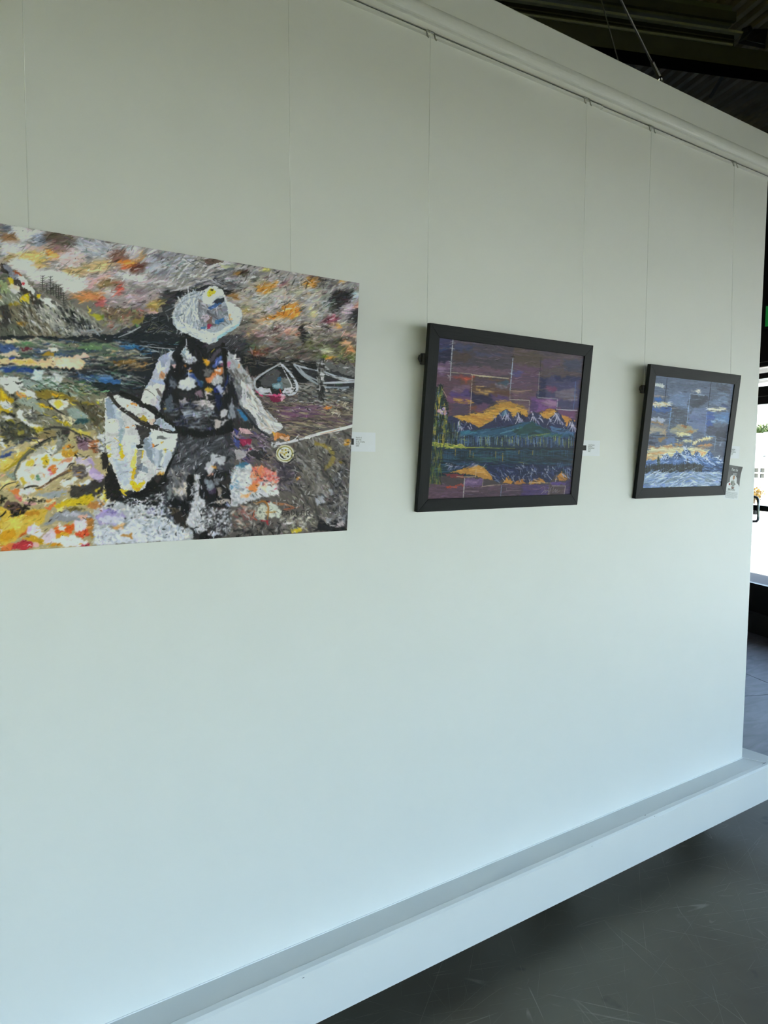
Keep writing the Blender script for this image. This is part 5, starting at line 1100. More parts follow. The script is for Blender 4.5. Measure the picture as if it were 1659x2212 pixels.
    P('787e82', '195,430 300,500 440,470 445,560 370,640 290,680 220,640 180,540', 1.4); R('190,430 440,480 420,640 230,660', 60, (30, 90), (8, 18), 60, 35, ['5c6064', '9aa0a2', 'b9bdbc', '7d7a78', '4a4c52', '6e6860'])
    P('cfd5cf', '225,440 235,370 290,312 345,310 395,340 422,390 405,440 330,470 262,462', 1.0); P('a7b0ac', '300,430 410,380 420,420 350,465 290,460'); P('c9b32a', '270,378 305,332 342,350 332,380 282,402'); P('3a3a20', '300,345 325,340 320,365'); P('3c5a86', '265,490 335,455 385,430 400,445 350,490 292,505'); P('2a3038', '330,440 420,395 412,440 350,470'); P('e0e2d8', '250,440 330,420 300,465')
    P('b5aeb0', '210,560 260,540 300,580 240,620'); P('6b5a52', '250,610 300,560 320,640 280,650'); P('3a6a94', '330,605 410,575 412,600 345,635'); P('3a6288', '208,652 262,648 260,682 220,680'); P('8a2c44', '268,640 315,638 305,682 275,680'); P('cfa878', '450,545 470,540 480,600 462,600'); S('4a4644', 7, '440,540 460,600 480,640', .7); P('d3dcd9', '60,620 200,680 330,720 440,660 400,720 300,770 160,740', 2, .7); S('4a4c4c', 4, '90,690 140,720 190,735', .6, .3); S('4a4c4c', 4, '110,700 180,715 210,738', .5, .3); P('8fb6ba', '350,742 440,690 545,618 540,648 440,714 350,780', 1.0)
    S('e2e7e3', 14, '30,560 60,620 150,660', .7); S('dbe0dc', 12, '500,480 540,540 530,600', .6); S('6a7478', 10, '20,480 90,420 180,400', .5); S('e3e7e2', 16, '340,330 400,370 430,440 440,480', .7)
    # finish: worked-over paint
    Q.texture(7000, (5, 14), (1.8, 4.4), .17)
    Q.texture(5500, (3, 8), (1.0, 2.4), .28, 1.0, 40)
    Q.replay(.85)
    Q.view(0, 0, 1)
    R('-130,800 225,850 222,960 190,1000 -130,960', 170, (4, 14), (1.4, 3.8), 25, 28, ['1f201b', 'e6e8dc', '2c2d25', 'd3c23a', '8e9a90', '171813'], .8)
    R('-130,980 200,960 200,1180 -130,1190', 110, (4, 13), (1.4, 3.8), -20, 30, ['efeee6', '2a241b', 'd99a2c', 'c7a81f', 'e8dfe4'], .75)
    R('560,960 770,930 745,1140 520,1160', 420, (4, 11), (1.4, 3.8), 45, 45, ['a9aaa4', '2a2b2a', '7c7b72', '4a4a46', 'c9cac4', '1b1c1c', '8a8470'], .7)
    R('0,610 230,700 220,725 0,720', 130, (4, 14), (1.4, 3.8), 50, 14, ['d9dacb', '1c1e1c', '8c9270', '33362f', 'c4c6b4'], .8)
    R('500,560 770,620 770,740 540,700', 190, (4, 16), (1.4, 3.8), -20, 25, ['d3d5d0', '3a3936', 'b9bbb2', '25251f', 'a7a58c'], .7)
    R('0,490 420,560 420,640 120,600', 110, (4, 19), (1.4, 3.8), -20, 22, ['e2e4df', '4a443c', 'cfcac0', '7d766c'], .6)
    R('330,955 500,950 490,1150 345,1160', 150, (4, 12), (1.4, 3.8), -40, 35, ['0f1010', '8f9698', '25272a', 'c5cacb', '4d5256'], .8)
    R('600,770 770,790 765,900 620,880', 120, (4, 11), (1.4, 3.8), 6, 14, ['c4c8c4', '171818', '8d8f88', '2e2e2c'], .8)
    Q.view(*D_)
    for ch, x in zip('EADLER', (908, 944, 986, 1026, 1072, 1116)):
        Q.letter(GLYPH[ch], x, 1120, 25, 34, '33322e', 7)
    Q.view(0, 0, 1)
    D('-130,470 780,600 760,1150 -130,1190', 420, (.5, 1.1), ['e4e6e0', '1a1b1b'], .7)
    return Q
def paint_lake():
    Q = Painter(918, 718, 1272, 1086, 1.7, 23, '4a4446')
    P, S, R, D = Q.P, Q.S, Q.R, Q.D
    V = (880, 680, 3.858)
    Q.view(*V)
    Q.ang[:] = math.radians(4)
    P('473f45', '150,100 1600,300 1450,1000 200,1000')
    P('3a3a58', '250,170 390,200 372,395 240,392'); P('1f2236', '250,260 382,290 370,392 240,390'); P('2c4066', '265,262 345,265 340,285 265,290')
    P('6d5670', '240,395 372,395 362,500 230,500'); P('8d7590', '250,410 330,440 300,470 250,455')
    P('48444a', '390,203 890,268 866,532 378,492'); P('3f4660', '395,240 560,250 540,290 392,290'); P('4a4c60', '560,300 800,330 780,360 560,340'); P('6a5560', '400,420 860,450 860,520 380,480'); P('4a3f3a', '400,300 540,310 500,400 390,390')
    P('574c46', '885,270 1120,305 1100,645 858,625'); P('5f4a5c', '880,420 1110,440 1100,640 860,610'); P('4d4d78', '872,465 960,480 950,520 870,525'); P('524a40', '900,280 1115,330 1100,410 890,400')
    P('544c4c', '1118,310 1480,345 1452,545 1108,520'); P('454a5a', '1320,370 1470,380 1450,500 1330,470'); P('5a4a5c', '1130,360 1300,380 1280,440 1120,430')
    P('454666', '1106,520 1452,540 1430,805 1250,792 1252,705 1094,690'); P('262a48', '1106,520 1170,525 1150,690 1094,690'); P('6d3f60', '1160,590 1260,590 1250,650 1160,640'); P('6d6874', '1230,640 1420,620 1410,720 1260,700'); P('2f3250', '1230,500 1450,530 1440,560 1250,545')
    P('5e4650', '240,490 545,500 530,825 350,832 220,640'); P('b0523c', '420,525 545,500 545,560 430,545'); P('8a4a44', '380,500 480,505 470,540 390,540'); P('4f3f74', '390,640 535,620 535,690 360,690'); P('7a6070', '380,590 540,580 530,625 400,630'); P('75506c', '330,680 530,690 528,725 340,720'); P('6b4f44', '420,545 545,560 540,590 430,580'); P('4d4252', '380,720 530,730 528,820 360,820')
    P('5f4a3c', '548,508 862,535 856,652 540,650'); P('3f5866', '735,550 862,550 858,585 740,590'); P('584a54', '560,520 740,535 730,590 560,580'); P('c8a25a', '570,598 650,612 745,645 690,650 600,625'); P('8f8a98', '730,590 850,600 840,612 740,602')
    P('262642', '538,646 722,660 705,742 535,735'); P('54406a', '700,660 862,690 850,735 715,735'); P('5a4038', '700,650 860,640 855,680 720,680'); P('66505c', '862,640 1100,650 1092,705 860,705')
    P('6a5660', '858,712 1024,718 1016,832 860,790'); P('7a5288', '1022,690 1258,706 1250,792 1022,812'); P('9d7d9a', '1120,710 1255,716 1248,770 1140,760'); P('4d3a66', '1022,720 1110,725 1100,790 1022,800'); P('6d4a6c', '1256,795 1425,802 1415,895 1290,860'); P('77655c', '858,640 1000,640 990,655 870,655'); P('7a4a3a', '535,760 640,760 620,800 530,820'); P('5e4560', '560,740 700,745 690,790 560,790')
    Q.smear('240,190 1480,340 1420,860 300,840', .9, 3)
    R('250,200 1470,350 1420,800 350,800 250,600', 220, (60, 200), (7, 18), 5, 8, ['5a5262', '463e42', '6c5a66', '3c3a4c', '6a5a50', '524a52', '7c6674', '454458'], .42, .8)
    P('cfa144', '410,845 520,830 640,812 730,780 800,740 890,756 1000,790 1005,855 930,835 885,865 825,790 750,855 700,895 592,945 540,905 440,875'); P('8a7040', '640,790 760,740 860,720 1000,780 960,800 800,760 680,810'); P('d9a446', '1080,835 1200,800 1245,812 1180,875 1120,852'); P('b07d38', '1120,805 1220,790 1240,808 1150,830'); P('cf9440', '1275,835 1412,885 1335,935'); P('b48a3c', '700,770 860,722 950,760 820,780')
    R('540,850 700,805 800,748 1000,785 1000,850 600,930 440,872', 120, (50, 150), (5, 11), 6, 8, ['d9b04c', 'b98a38', 'e2c064', '9a7a3c', 'c99a3e', 'a86a34'], .7)
    R('400,700 540,720 530,740 420,730', 16, (30, 80), (6, 12), 10, 8, ['c9a24c', 'b58a44']); R('760,715 850,720 850,740 760,740', 10, (30, 70), (5, 10), 8, 8, ['c9a24c', 'b58a44'])
    # panel edges
    L = 'c3c4b8'
    for pts, w, c in [('388,205 378,330 364,545', 9, 'b9c4c2'), ('547,505 540,650 528,828', 7, 'bcb4a4'), ('540,498 640,512 850,532', 12, 'c9c09a'), ('886,330 884,365', 5, '151518'), ('884,362 872,500 860,632', 9, 'a9c0cc'), ('860,632 858,708', 5, L), ('1118,360 1108,500', 5, '191a20'), ('1104,480 1092,692', 6, 'a8a8a2'), ('1092,692 1180,700 1258,708', 8, '9aa0a4'), ('1258,708 1250,795', 7, 'b4b4b8'), ('1250,792 1340,800 1422,803', 9, 'b9bcc0'), ('1410,560 1400,700 1388,800', 5, '5a80b0'), ('858,708 940,712 1022,718', 7, 'c3bca8'), ('1022,718 1016,832', 6, 'b9b4a6'), ('860,632 940,640 1040,630', 8, 'a88a78'), ('250,394 370,394', 5, '22243a'), ('272,470 360,480', 8, '9a8a9a'), ('375,480 480,488 540,492', 9, '9a9480'), ('345,500 362,520', 10, 'b0a8a4'), ('580,595 640,600', 7, 'd9c080')]:
        S(c, w, pts, .9, .3)
    # mountains
    P('2c3454', '345,838 400,838 440,882 500,912 530,888 600,942 700,890 750,850 790,810 825,783 862,802 888,862 932,820 960,842 1000,852 1052,808 1110,832 1165,888 1200,852 1260,815 1290,842 1335,942 1382,882 1412,905 1405,1010 440,980 350,965', 1.0)
    for m, ap in [('690,900 800,800 870,830 900,910 760,960', (825, 790)), ('890,870 935,825 990,855 960,900', (935, 825)), ('1000,860 1055,812 1160,890 1060,920', (1055, 815)), ('1160,890 1255,820 1330,940 1200,960', (1258, 822)), ('1340,940 1385,890 1410,960', (1385, 890)), ('420,890 520,900 560,940 440,960', (440, 880))]:
        R(m, 16, (24, 60), (6, 14), 58, 9, ['d5d8e2', '8f93b8', '2a2f4e', '1c2038', '39426a'], .85); R(m, 12, (22, 55), (6, 13), 118, 9, ['1c2038', '2a3050', 'c9ccdc', '39426a', '262c4c'], .85)
        for q in range(4):
            S(['e2e4ea', 'c3c6da', 'd5d8e2', '9a9ec4'][q], 9, [(ap[0] + 4 * q - 6, ap[1] + 8 + 10 * q), (ap[0] - 10 + 12 * q, ap[1] + 45 + 8 * q), (ap[0] - 30 + 26 * q, ap[1] + 85 + 5 * q)], .85, .4)
    P('5f8fa8', '790,830 825,785 850,815 800,850', 1.0, .6)
    P('2f5a74', '440,975 560,960 700,950 840,930 960,905 1050,895 1190,965 1220,995 1400,1005 1392,1070 900,1060 430,1020', 1.4); P('274a48', '860,960 1050,905 1180,965 1200,1000 940,1010'); P('3c7a92', '430,985 560,965 600,985 470,1005'); P('4a6f9a', '1190,930 1300,960 1400,990 1390,1010 1220,995'); S('8a9a4a', 14, '1000,1042 1080,1012 1190,996', .8); S('5f7a40', 16, '940,1030 1040,1020 1120,1000', .7); P('45705a', '1100,1010 1300,1005 1260,1060 1080,1060', 2, .7); S('6aa0b0', 10, '780,990 860,970 960,940', .7); S('1c2430', 12, '700,960 840,932 960,905', .7)
    R('430,950 1400,960 1390,1060 430,1030', 90, (30, 110), (6, 14), -14, 12, ['2a5068', '3f7088', '24403c', '55809a', '1f2c38'], .6)
    # forest band
    P('26384c', '420,1010 1398,1030 1390,1122 400,1095', 1.6)
    for q in range(330):
        x = Q.rng.uniform(330, 1392); y0 = 1000 + (x - 400) * .012 + Q.rng.uniform(0, 40); y1 = y0 + Q.rng.uniform(30, 75)
        c = ['4a6a98', '6f90b8', '1b2a30', '2f4a78', '9aa85a', '1f3a30', '7fa0a8'][Q.rng.integers(0, 7 if x < 900 else 5)]
        S(c, Q.rng.uniform(4, 9), [(x, y0), (x + Q.rng.uniform(-3, 3), y1)], .8, .3)
    # trees at the left
    P('1c2a24', '240,600 300,580 330,700 345,850 400,1000 420,1080 215,1090 225,850', 2.4)
    for q in range(190):
        x = Q.rng.uniform(222, 350); y0 = Q.rng.uniform(590 if x < 310 else 720, 1040); y1 = y0 + Q.rng.uniform(24, 90)
        S(['b3a23a', '2f4a30', '13201c', '7a8a3a', '3a5a70', '5a7a50', 'd0b84a', '1d2c38', '8a93b0'][Q.rng.integers(0, 9)], Q.rng.uniform(4, 9), [(x, y0), (x - 4, (y0 + y1) / 2), (x - 2, y1)], .8, .3)
    for q in range(80):
        x = Q.rng.uniform(330, 450); y0 = Q.rng.uniform(880, 1040); S(['2a3f50', '56708a', '1b2a30', '8a9a50', '3f5a60'][Q.rng.integers(0, 5)], 7, [(x, y0), (x - 2, y0 + 55)], .8, .3)
    D('270,760 340,780 330,830 270,820', 14, (6, 12), ['c9a0a0', '9a8ab8', 'd8c8b8']); S('c9b08a', 6, '300,620 320,650 340,690', .8)
    # lake
    P('1f3644', '200,1085 1392,1120 1362,1330 195,1340', 1.0); S('a6b04a', 12, '215,1078 330,1092 480,1102 640,1104', .95, .3); S('7d8a3a', 8, '600,1104 760,1112 900,1116', .8); S('1a2026', 9, '500,1112 800,1122 1390,1128', .9); R('212,1060 480,1085 470,1110 212,1095', 60, (20, 60), (5, 10), 8, 20, ['c3c24a', '7d9a3a', '3a5a30', 'e0d86a'], .9)
    R('215,1110 1385,1130 1360,1300 205,1320', 300, (60, 220), (5, 13), 2, 4, ['2a4f66', '17262e', '33607a', '1f3c44', '3a6a80', '263040', '14202a', '2c5a58'], .65)
    for q in range(120):
        x = Q.rng.uniform(300, 1380); y = Q.rng.uniform(1128, 1150); S(['1a2c38', '35607c', '24443c', '4a6a88'][Q.rng.integers(0, 4)], 6, [(x, y), (x, y + Q.rng.uniform(30, 80))], .6, .5)
    for x, y0, y1 in [(410, 1118, 1170), (556, 1150, 1190), (742, 1140, 1195), (800, 1155, 1230), (1050, 1135, 1170), (530, 1125, 1180), (935, 1135, 1160)]:
        S('a08a3c', 9, [(x, y0), (x - 2, y1)], .85, .3)
    P('2f5a4a', '480,1190 700,1180 760,1220 560,1230', 3, .5); S('7d7a34', 9, '930,1230 990,1240 1040,1265', .8)
    R('205,1100 310,1110 290,1500 185,1510', 150, (40, 120), (5, 12), 90, 6, ['25402c', '15221e', '5a6a30', '8f8a3a', '2c3a4c', '40603a'], .8)
    # reflected range and glow
    P('1f2b4c', '320,1220 560,1230 660,1260 720,1370 755,1400 800,1375 850,1350 900,1395 960,1382 990,1408 1080,1362 1185,1418 1245,1330 1300,1282 1345,1330 1372,1380 1376,1262 330,1215', 1.6)
    P('c08f42', '350,1305 440,1292 520,1260 570,1240 640,1268 690,1312 725,1378 640,1362 580,1335 480,1322', 1.4); P('d0a04c', '520,1262 580,1246 640,1290 690,1350 600,1310 520,1300', 1.4); P('c8923e', '795,1405 840,1345 885,1392 870,1412', 1.4); P('c48c3e', '1015,1392 1100,1358 1165,1402 1020,1412', 1.4); P('c48c40', '1235,1385 1292,1300 1335,1372 1330,1390', 1.4); P('b57a3c', '890,1395 960,1375 990,1405 900,1412', 1.4)
    R('330,1225 660,1250 640,1270 380,1290', 50, (24, 70), (5, 12), 150, 20, ['aab4cc', '222c4c', 'd4d8e2', '556492'], .8); R('680,1270 1370,1260 1360,1380 760,1390', 170, (24, 80), (5, 12), 70, 30, ['9aa8c4', '1b2440', 'ced4e0', '3a4c80', '141c34', '6f80ac'], .75); R('300,1200 1376,1230 1376,1280 330,1240', 60, (60, 160), (6, 12), 3, 4, ['1c3040', '2c506a', '15202c'], .8)
    # lower panels
    P('5f4a58', '190,1400 480,1420 475,1530 180,1530'); P('6d5a80', '490,1350 640,1360 630,1430 485,1420'); P('554650', '485,1430 790,1420 785,1515 478,1522'); P('4d4150', '790,1415 960,1415 950,1512 784,1514'); P('4d4070', '960,1410 1180,1420 1180,1506 955,1510'); P('4f4744', '1185,1430 1322,1436 1312,1505 1180,1506'); P('3f365c', '1320,1400 1370,1390 1360,1505 1312,1505'); P('7a3a3c', '330,1320 480,1325 475,1350 340,1350'); P('b8492e', '330,1418 480,1408 478,1430 340,1434'); P('7f6a8a', '500,1370 600,1372 590,1400 500,1398'); P('5a4a88', '1200,1405 1330,1405 1310,1430 1200,1425')
    R('190,1420 1365,1420 1355,1505 185,1520', 120, (50, 150), (6, 14), 2, 6, ['6a5468', '4a3f4a', '7d667c', '5a4858', '41384c'], .5, .8)
    for pts, w, c in [('486,1350 480,1440 474,1522', 10, 'b9b9b2'), ('420,1342 500,1348 575,1344', 9, 'b9a888'), ('580,1290 575,1350', 9, 'c9b080'), ('575,1312 650,1308', 8, 'c8a870'), ('640,1352 632,1428', 7, 'b0a494'), ('620,1432 700,1420 830,1415', 7, 'b9a894'), ('790,1420 782,1512', 8, '7aa0c0'), ('832,1440 832,1468', 5, '9a9494'), ('834,1466 950,1466', 5, 'a49a98'), ('1186,1430 1180,1506', 7, 'b0a89c'), ('1210,1432 1322,1436', 7, 'b0aca8'), ('1322,1436 1312,1502', 8, 'b8b0a8'), ('1026,1378 1022,1402', 7, 'c9b080'), ('1020,1400 1100,1404 1195,1408', 7, 'c9b88a'), ('490,1462 600,1466', 7, '9a8a94'), ('260,1434 340,1434', 6, '1f1c24'), ('960,1420 955,1508', 5, '3f3a58')]:
        S(c, w, pts, .9, .3)
    Q.texture(3000, (5, 16), (.9, 2.4), .12, .8, 12)
    S('8d8890', 4, '1112,1450 1140,1435 1150,1460 1120,1495 1140,1480 1160,1465 1150,1490 1175,1470 1185,1488 1200,1450 1190,1500', .8, .1); S('8d8890', 4, '1195,1455 1225,1430 1215,1490 1240,1460 1235,1488 1255,1465 1250,1490 1280,1470', .8, .1)
    return Q

def paint_peaks():
    Q = Painter(1382, 802, 1596, 1062, 2.2, 31, '5f6874')
    P, S, R, D = Q.P, Q.S, Q.R, Q.D
    Q.view(1350, 770, 5.369)
    Q.ang[:] = math.radians(6)
    P('5e6571', '200,150 1320,280 1150,1200 200,1250')
    P('5c6470', '360,210 512,240 475,555 320,560'); P('c9c7b4', '368,325 420,308 490,335 480,352 400,350'); P('3f669a', '350,470 472,490 470,520 350,515'); P('d9d2aa', '328,528 420,540 500,530 540,580 430,575 330,570'); P('8d8478', '345,440 470,455 465,480 350,472')
    P('626a76', '515,240 1020,295 985,600 755,605 478,565'); P('6e7c90', '520,440 765,430 755,600 490,560'); P('585e68', '520,290 760,320 1000,310 990,360 760,380 530,340'); P('cfc6ac', '780,392 860,395 925,402 900,415 820,408')
    P('44484e', '775,440 972,455 965,500 900,560 840,590 760,570'); P('707c92', '760,600 972,600 942,925 740,795'); P('50555c', '770,610 830,610 825,645 775,640'); P('66708a', '780,690 950,700 945,790 770,770')
    P('50555a', '552,600 748,605 735,792 524,842'); R('555,610 745,610 735,780 540,830', 60, (14, 40), (6, 14), 20, 50, ['6a7078', '868c92', '454a50', '5a6068'], .7)
    P('46608f', '325,580 545,590 530,690 315,680'); P('555b66', '320,630 540,640 520,740 300,740'); P('a9adb0', '315,720 420,712 520,730 430,750 320,745'); P('b08a5c', '310,755 450,750 445,775 320,780'); P('857c70', '300,790 520,780 510,850 295,905'); P('a89a80', '310,820 470,820 460,890 300,890'); P('c8a87a', '440,860 480,850 490,905 440,905')
    P('585e66', '1020,300 1270,325 1240,645 982,625'); P('484c52', '1060,330 1250,350 1240,420 1080,400'); P('74818e', '1080,430 1240,430 1230,455 1090,445'); P('6d7a8a', '1010,480 1210,490 1200,560 1000,570'); P('3f4a62', '1120,575 1225,575 1220,605 1130,605'); P('d3ceac', '990,605 1080,598 1190,605 1180,625 1060,630 985,630')
    P('41588f', '978,645 1060,640 1040,800 955,820'); P('5f7c9c', '1050,640 1235,650 1220,780 1040,770'); P('474c58', '960,810 1215,800 1205,920 945,915'); P('c9a890', '1020,680 1050,678 1040,690'); P('7f98a8', '1000,735 1190,740 1180,765 1010,760')
    P('3f434a', '1080,880 1205,880 1195,1000 1070,985'); P('565c68', '1070,990 1190,1000 1165,1185 1050,1100'); P('8a94a0', '1090,1025 1150,1020 1140,1045 1095,1040')
    P('a99c72', '530,850 620,800 720,800 860,830 840,880 700,890 620,930'); P('d8cf9c', '610,870 700,880 780,910 740,925 660,905'); P('a8683e', '650,800 720,805 700,822 655,820'); P('b07c44', '720,860 820,850 800,880 730,875'); P('cfc08a', '590,795 700,795 680,805 600,808')
    P('5d6878', '590,925 795,915 785,1040 580,1045'); P('dcd29c', '600,970 780,965 760,1000 650,990'); P('b98a50', '585,1010 690,1000 680,1025 590,1028'); P('44464c', '600,935 700,935 690,950 610,950')
    P('5f6672', '280,920 590,925 575,1030 270,1040'); P('8f7550', '380,960 480,920 490,970 430,975'); P('4a4a52', '280,930 370,940 360,960 280,955'); P('3c3f48', '280,985 440,990 430,1010 280,1010'); P('6c7c98', '490,940 590,940 580,1010 495,1010')
    P('5d636e', '800,930 1065,935 1045,1100 790,1040'); P('dcc88e', '800,985 880,965 960,945 1040,935 1030,955 930,980 850,1005 800,1005'); P('c08a58', '820,1030 900,1020 1000,1015 1020,1035 940,1048 830,1045')
    P('d9cf98', '255,1080 420,1040 560,1020 650,1050 760,1055 860,1070 980,1105 930,1185 520,1190 420,1190 245,1200'); P('a87c52', '275,1040 420,1038 560,1030 610,1050 470,1060 290,1070'); P('cf9a5c', '265,1110 400,1105 500,1090 460,1130 270,1140'); P('d69a58', '800,1100 900,1100 960,1110 920,1150 830,1120'); P('c99a60', '255,1160 380,1150 400,1190 250,1195'); P('a08464', '800,1050 960,1060 980,1090 840,1080'); P('e3dba4', '600,1035 700,1040 780,1075 690,1090 600,1070')
    Q.smear('220,210 1290,320 1160,1180 240,1190', .5, 2)
    R('240,230 1270,330 1190,1000 300,1000', 260, (60, 200), (7, 18), 5, 8, ['6f7a8a', '4f555e', '8a95a2', '5c6878', '777f88', '464c56', '687890'], .4, .85)
    R('250,1040 980,1050 940,1180 250,1190', 90, (60, 180), (6, 13), -6, 8, ['e3dcb0', 'c9a070', 'd8cc98', 'a88c6c', 'efe8c4', 'b9ac88'], .7)
    for pts, w, c in [('511,245 495,400 474,555', 8, '22262c'), ('1018,300 1000,450 980,620', 8, '20242a'), ('774,436 755,600 733,790', 7, 'a8c0d0'), ('774,434 860,442 942,452', 7, 'aeb8c0'), ('472,572 560,582 620,590', 8, '2a2c30'), ('556,596 540,720 524,846', 8, '8fb4d0'), ('524,846 610,848', 6, '9fb0b8'), ('968,640 955,780 940,922', 6, '7f9cc0'), ('985,625 1090,632 1200,645', 8, '3a3a34'), ('940,924 1000,928 1072,932', 8, '8fb0c8'), ('1072,932 1062,1010 1050,1092', 7, '9fb4c4'), ('1070,990 1120,995 1186,996', 7, '8aa0b0'), ('290,906 440,914 600,918', 6, '1c1e22'), ('586,932 580,1040', 7, '6a8ab0'), ('796,915 785,1040', 7, '8fb4d8'), ('785,1040 860,1046 945,1046', 6, '2e3e52'), ('600,945 690,935 780,945', 8, '33363c'), ('615,848 608,930', 5, '8a94a0'), ('560,600 640,595', 5, 'c9a88a')]:
        S(c, w, pts, .9, .25)
    R('330,530 540,535 540,580 335,575', 26, (40, 100), (6, 12), 6, 12, ['efe8c0', 'd3c48a', 'f2eed8', 'c9a878'], .8); R('985,600 1190,605 1180,630 990,630', 20, (40, 100), (5, 10), 6, 8, ['e6dfb8', 'c3b98a', 'f0ecd2'], .8); R('610,870 780,910 760,925 630,900', 26, (24, 60), (6, 12), -20, 12, ['ece3b0', 'd8c88a'], .85); R('800,985 1040,935 1030,955 820,1005', 26, (24, 50), (6, 12), 70, 14, ['eadfa8', 'd0b468', 'f0e8c4'], .8)
    # range
    P('54709a', '235,1205 400,1192 432,1180 500,1118 545,1172 615,1100 672,1132 710,1038 760,1090 800,1150 852,1094 920,1172 995,1094 1060,1182 1110,1160 1152,1200 1132,1352 240,1340', 1.0)
    for m in ['430,1185 500,1120 545,1180 500,1200', '550,1180 615,1102 660,1150 640,1190', '655,1180 710,1042 780,1130 760,1190', '800,1170 852,1098 910,1170 860,1210', '930,1200 995,1098 1060,1190 1000,1240', '1080,1190 1110,1165 1150,1205 1110,1220']:
        R(m, 20, (24, 60), (7, 15), 52, 9, ['dfe6ec', '46587a', '1f2a38', '9fb4cc', '2f4460'], .85); R(m, 16, (22, 55), (6, 13), 122, 9, ['eef0f0', '2a3648', 'b4c4d8', '3f5678', 'dfe4ea'], .85)
    P('dfe4e8', '690,1045 712,1038 730,1080 700,1090', .8, .8); R('700,1150 1130,1190 1120,1330 700,1260', 130, (40, 110), (8, 16), 32, 16, ['c9d8e6', '3a5f92', '7f9cc0', 'e6ecf0', '2a4468', '5a7aa8'], .8); R('240,1200 700,1190 690,1270 240,1290', 90, (40, 100), (8, 16), -10, 16, ['7f98bc', '46608a', 'b4c4d8', '2f4668', '5d789f'], .75)
    P('27405f', '900,1280 1140,1260 1132,1350 890,1335', 2, .8); R('890,1270 1140,1260 1130,1350 880,1340', 60, (40, 110), (7, 14), 8, 10, ['1f3048', '4d6f9c', '86a4c4', '2c4668'], .8)
    # pines
    P('2f3436', '240,1290 320,1262 400,1250 600,1255 880,1245 930,1290 880,1330 600,1345 300,1365 235,1350', 2)
    for q in range(230):
        x = Q.rng.uniform(238, 905); b = 1335 + Q.rng.uniform(-10, 18); h = Q.rng.uniform(50, 105) * (1.0 if x < 880 else .6)
        S(['1f2426', '33393a', '15191b', '454c4c', '3a4034'][Q.rng.integers(0, 5)], Q.rng.uniform(6, 12), [(x, b), (x + Q.rng.uniform(-3, 3), b - h)], .9, .2)
    S('2c3a2c', 26, '398,1265 400,1210 402,1150', .95, .2); S('3f4a34', 14, '385,1250 400,1230 420,1255', .9); S('2f3a30', 14, '388,1210 402,1190 418,1212', .9); S('20262a', 16, '292,1300 292,1240', .9); S('20262a', 16, '735,1290 740,1190', .9); D('240,1300 900,1270 900,1345 240,1365', 60, (2, 4), ['b9c4ca', '8fa0ac'])
    # snow field
    P('8fa0b0', '228,1362 400,1350 620,1345 900,1335 1135,1345 1112,1512 205,1530', 1.6)
    for q in range(300):
        x = Q.rng.uniform(215, 1120); y = Q.rng.uniform(1350, 1520); L_ = Q.rng.uniform(40, 130); t = math.radians(Q.rng.normal(-22 if x < 760 else 14, 12))
        S(['d9e0e4', '7f92a6', 'b4c2cc', '5f7690', 'eceeec', '9fb4c8', '8a948f', '4f6078', '6f86b8'][Q.rng.integers(0, 9)], Q.rng.uniform(7, 16), [(x, y), (x + L_ * .5 * math.cos(t), y + L_ * .5 * math.sin(t) - 6), (x + L_ * math.cos(t), y + L_ * math.sin(t))], .75, .4)
    P('7d8a8e', '945,1425 1020,1425 1015,1455 940,1455', 1, .6); P('6f88c0', '215,1495 500,1480 480,1520 210,1525', 3, .5)
    Q.texture(2200, (4, 13), (.8, 2.0), .11, .8, 12)
    return Q
# ================================================================== carry the painted fields onto real canvases
def homography(dst):
    """unit square (u right, v down) -> quad dst (TL, TR, BR, BL)"""
    src = [(0, 0), (1, 0), (1, 1), (0, 1)]
    A = []; b = []
    for (u, v), (x, y) in zip(src, dst):
        A.append([u, v, 1, 0, 0, 0, -u * x, -v * x]); b.append(x)
        A.append([0, 0, 0, u, v, 1, -u * y, -v * y]); b.append(y)
    h = np.linalg.solve(np.array(A), np.array(b))
    return np.append(h, 1).reshape(3, 3)

def srgb_lin(a):
    return np.where(a <= .04045, a / 12.92, ((a + .055) / 1.055) ** 2.4)

def paint_material(name, rough, spec):
    m, nt, b = newmat(name)
    at = nt.nodes.new('ShaderNodeAttribute'); at.attribute_name = 'paint'
    nz = nt.nodes.new('ShaderNodeTexNoise'); nz.inputs['Scale'].default_value = 900
    tc = nt.nodes.new('ShaderNodeTexCoord'); nt.links.new(tc.outputs['Object'], nz.inputs['Vector'])
    bp = nt.nodes.new('ShaderNodeBump'); bp.inputs['Strength'].default_value = .12; bp.inputs['Distance'].default_value = .001
    nt.links.new(nz.outputs['Fac'], bp.inputs['Height']); nt.links.new(bp.outputs['Normal'], b.inputs['Normal'])
    nt.links.new(at.outputs['Color'], b.inputs['Base Color'])
    b.inputs['Roughness'].default_value = rough; b.inputs['Specular IOR Level'].default_value = spec
    return m

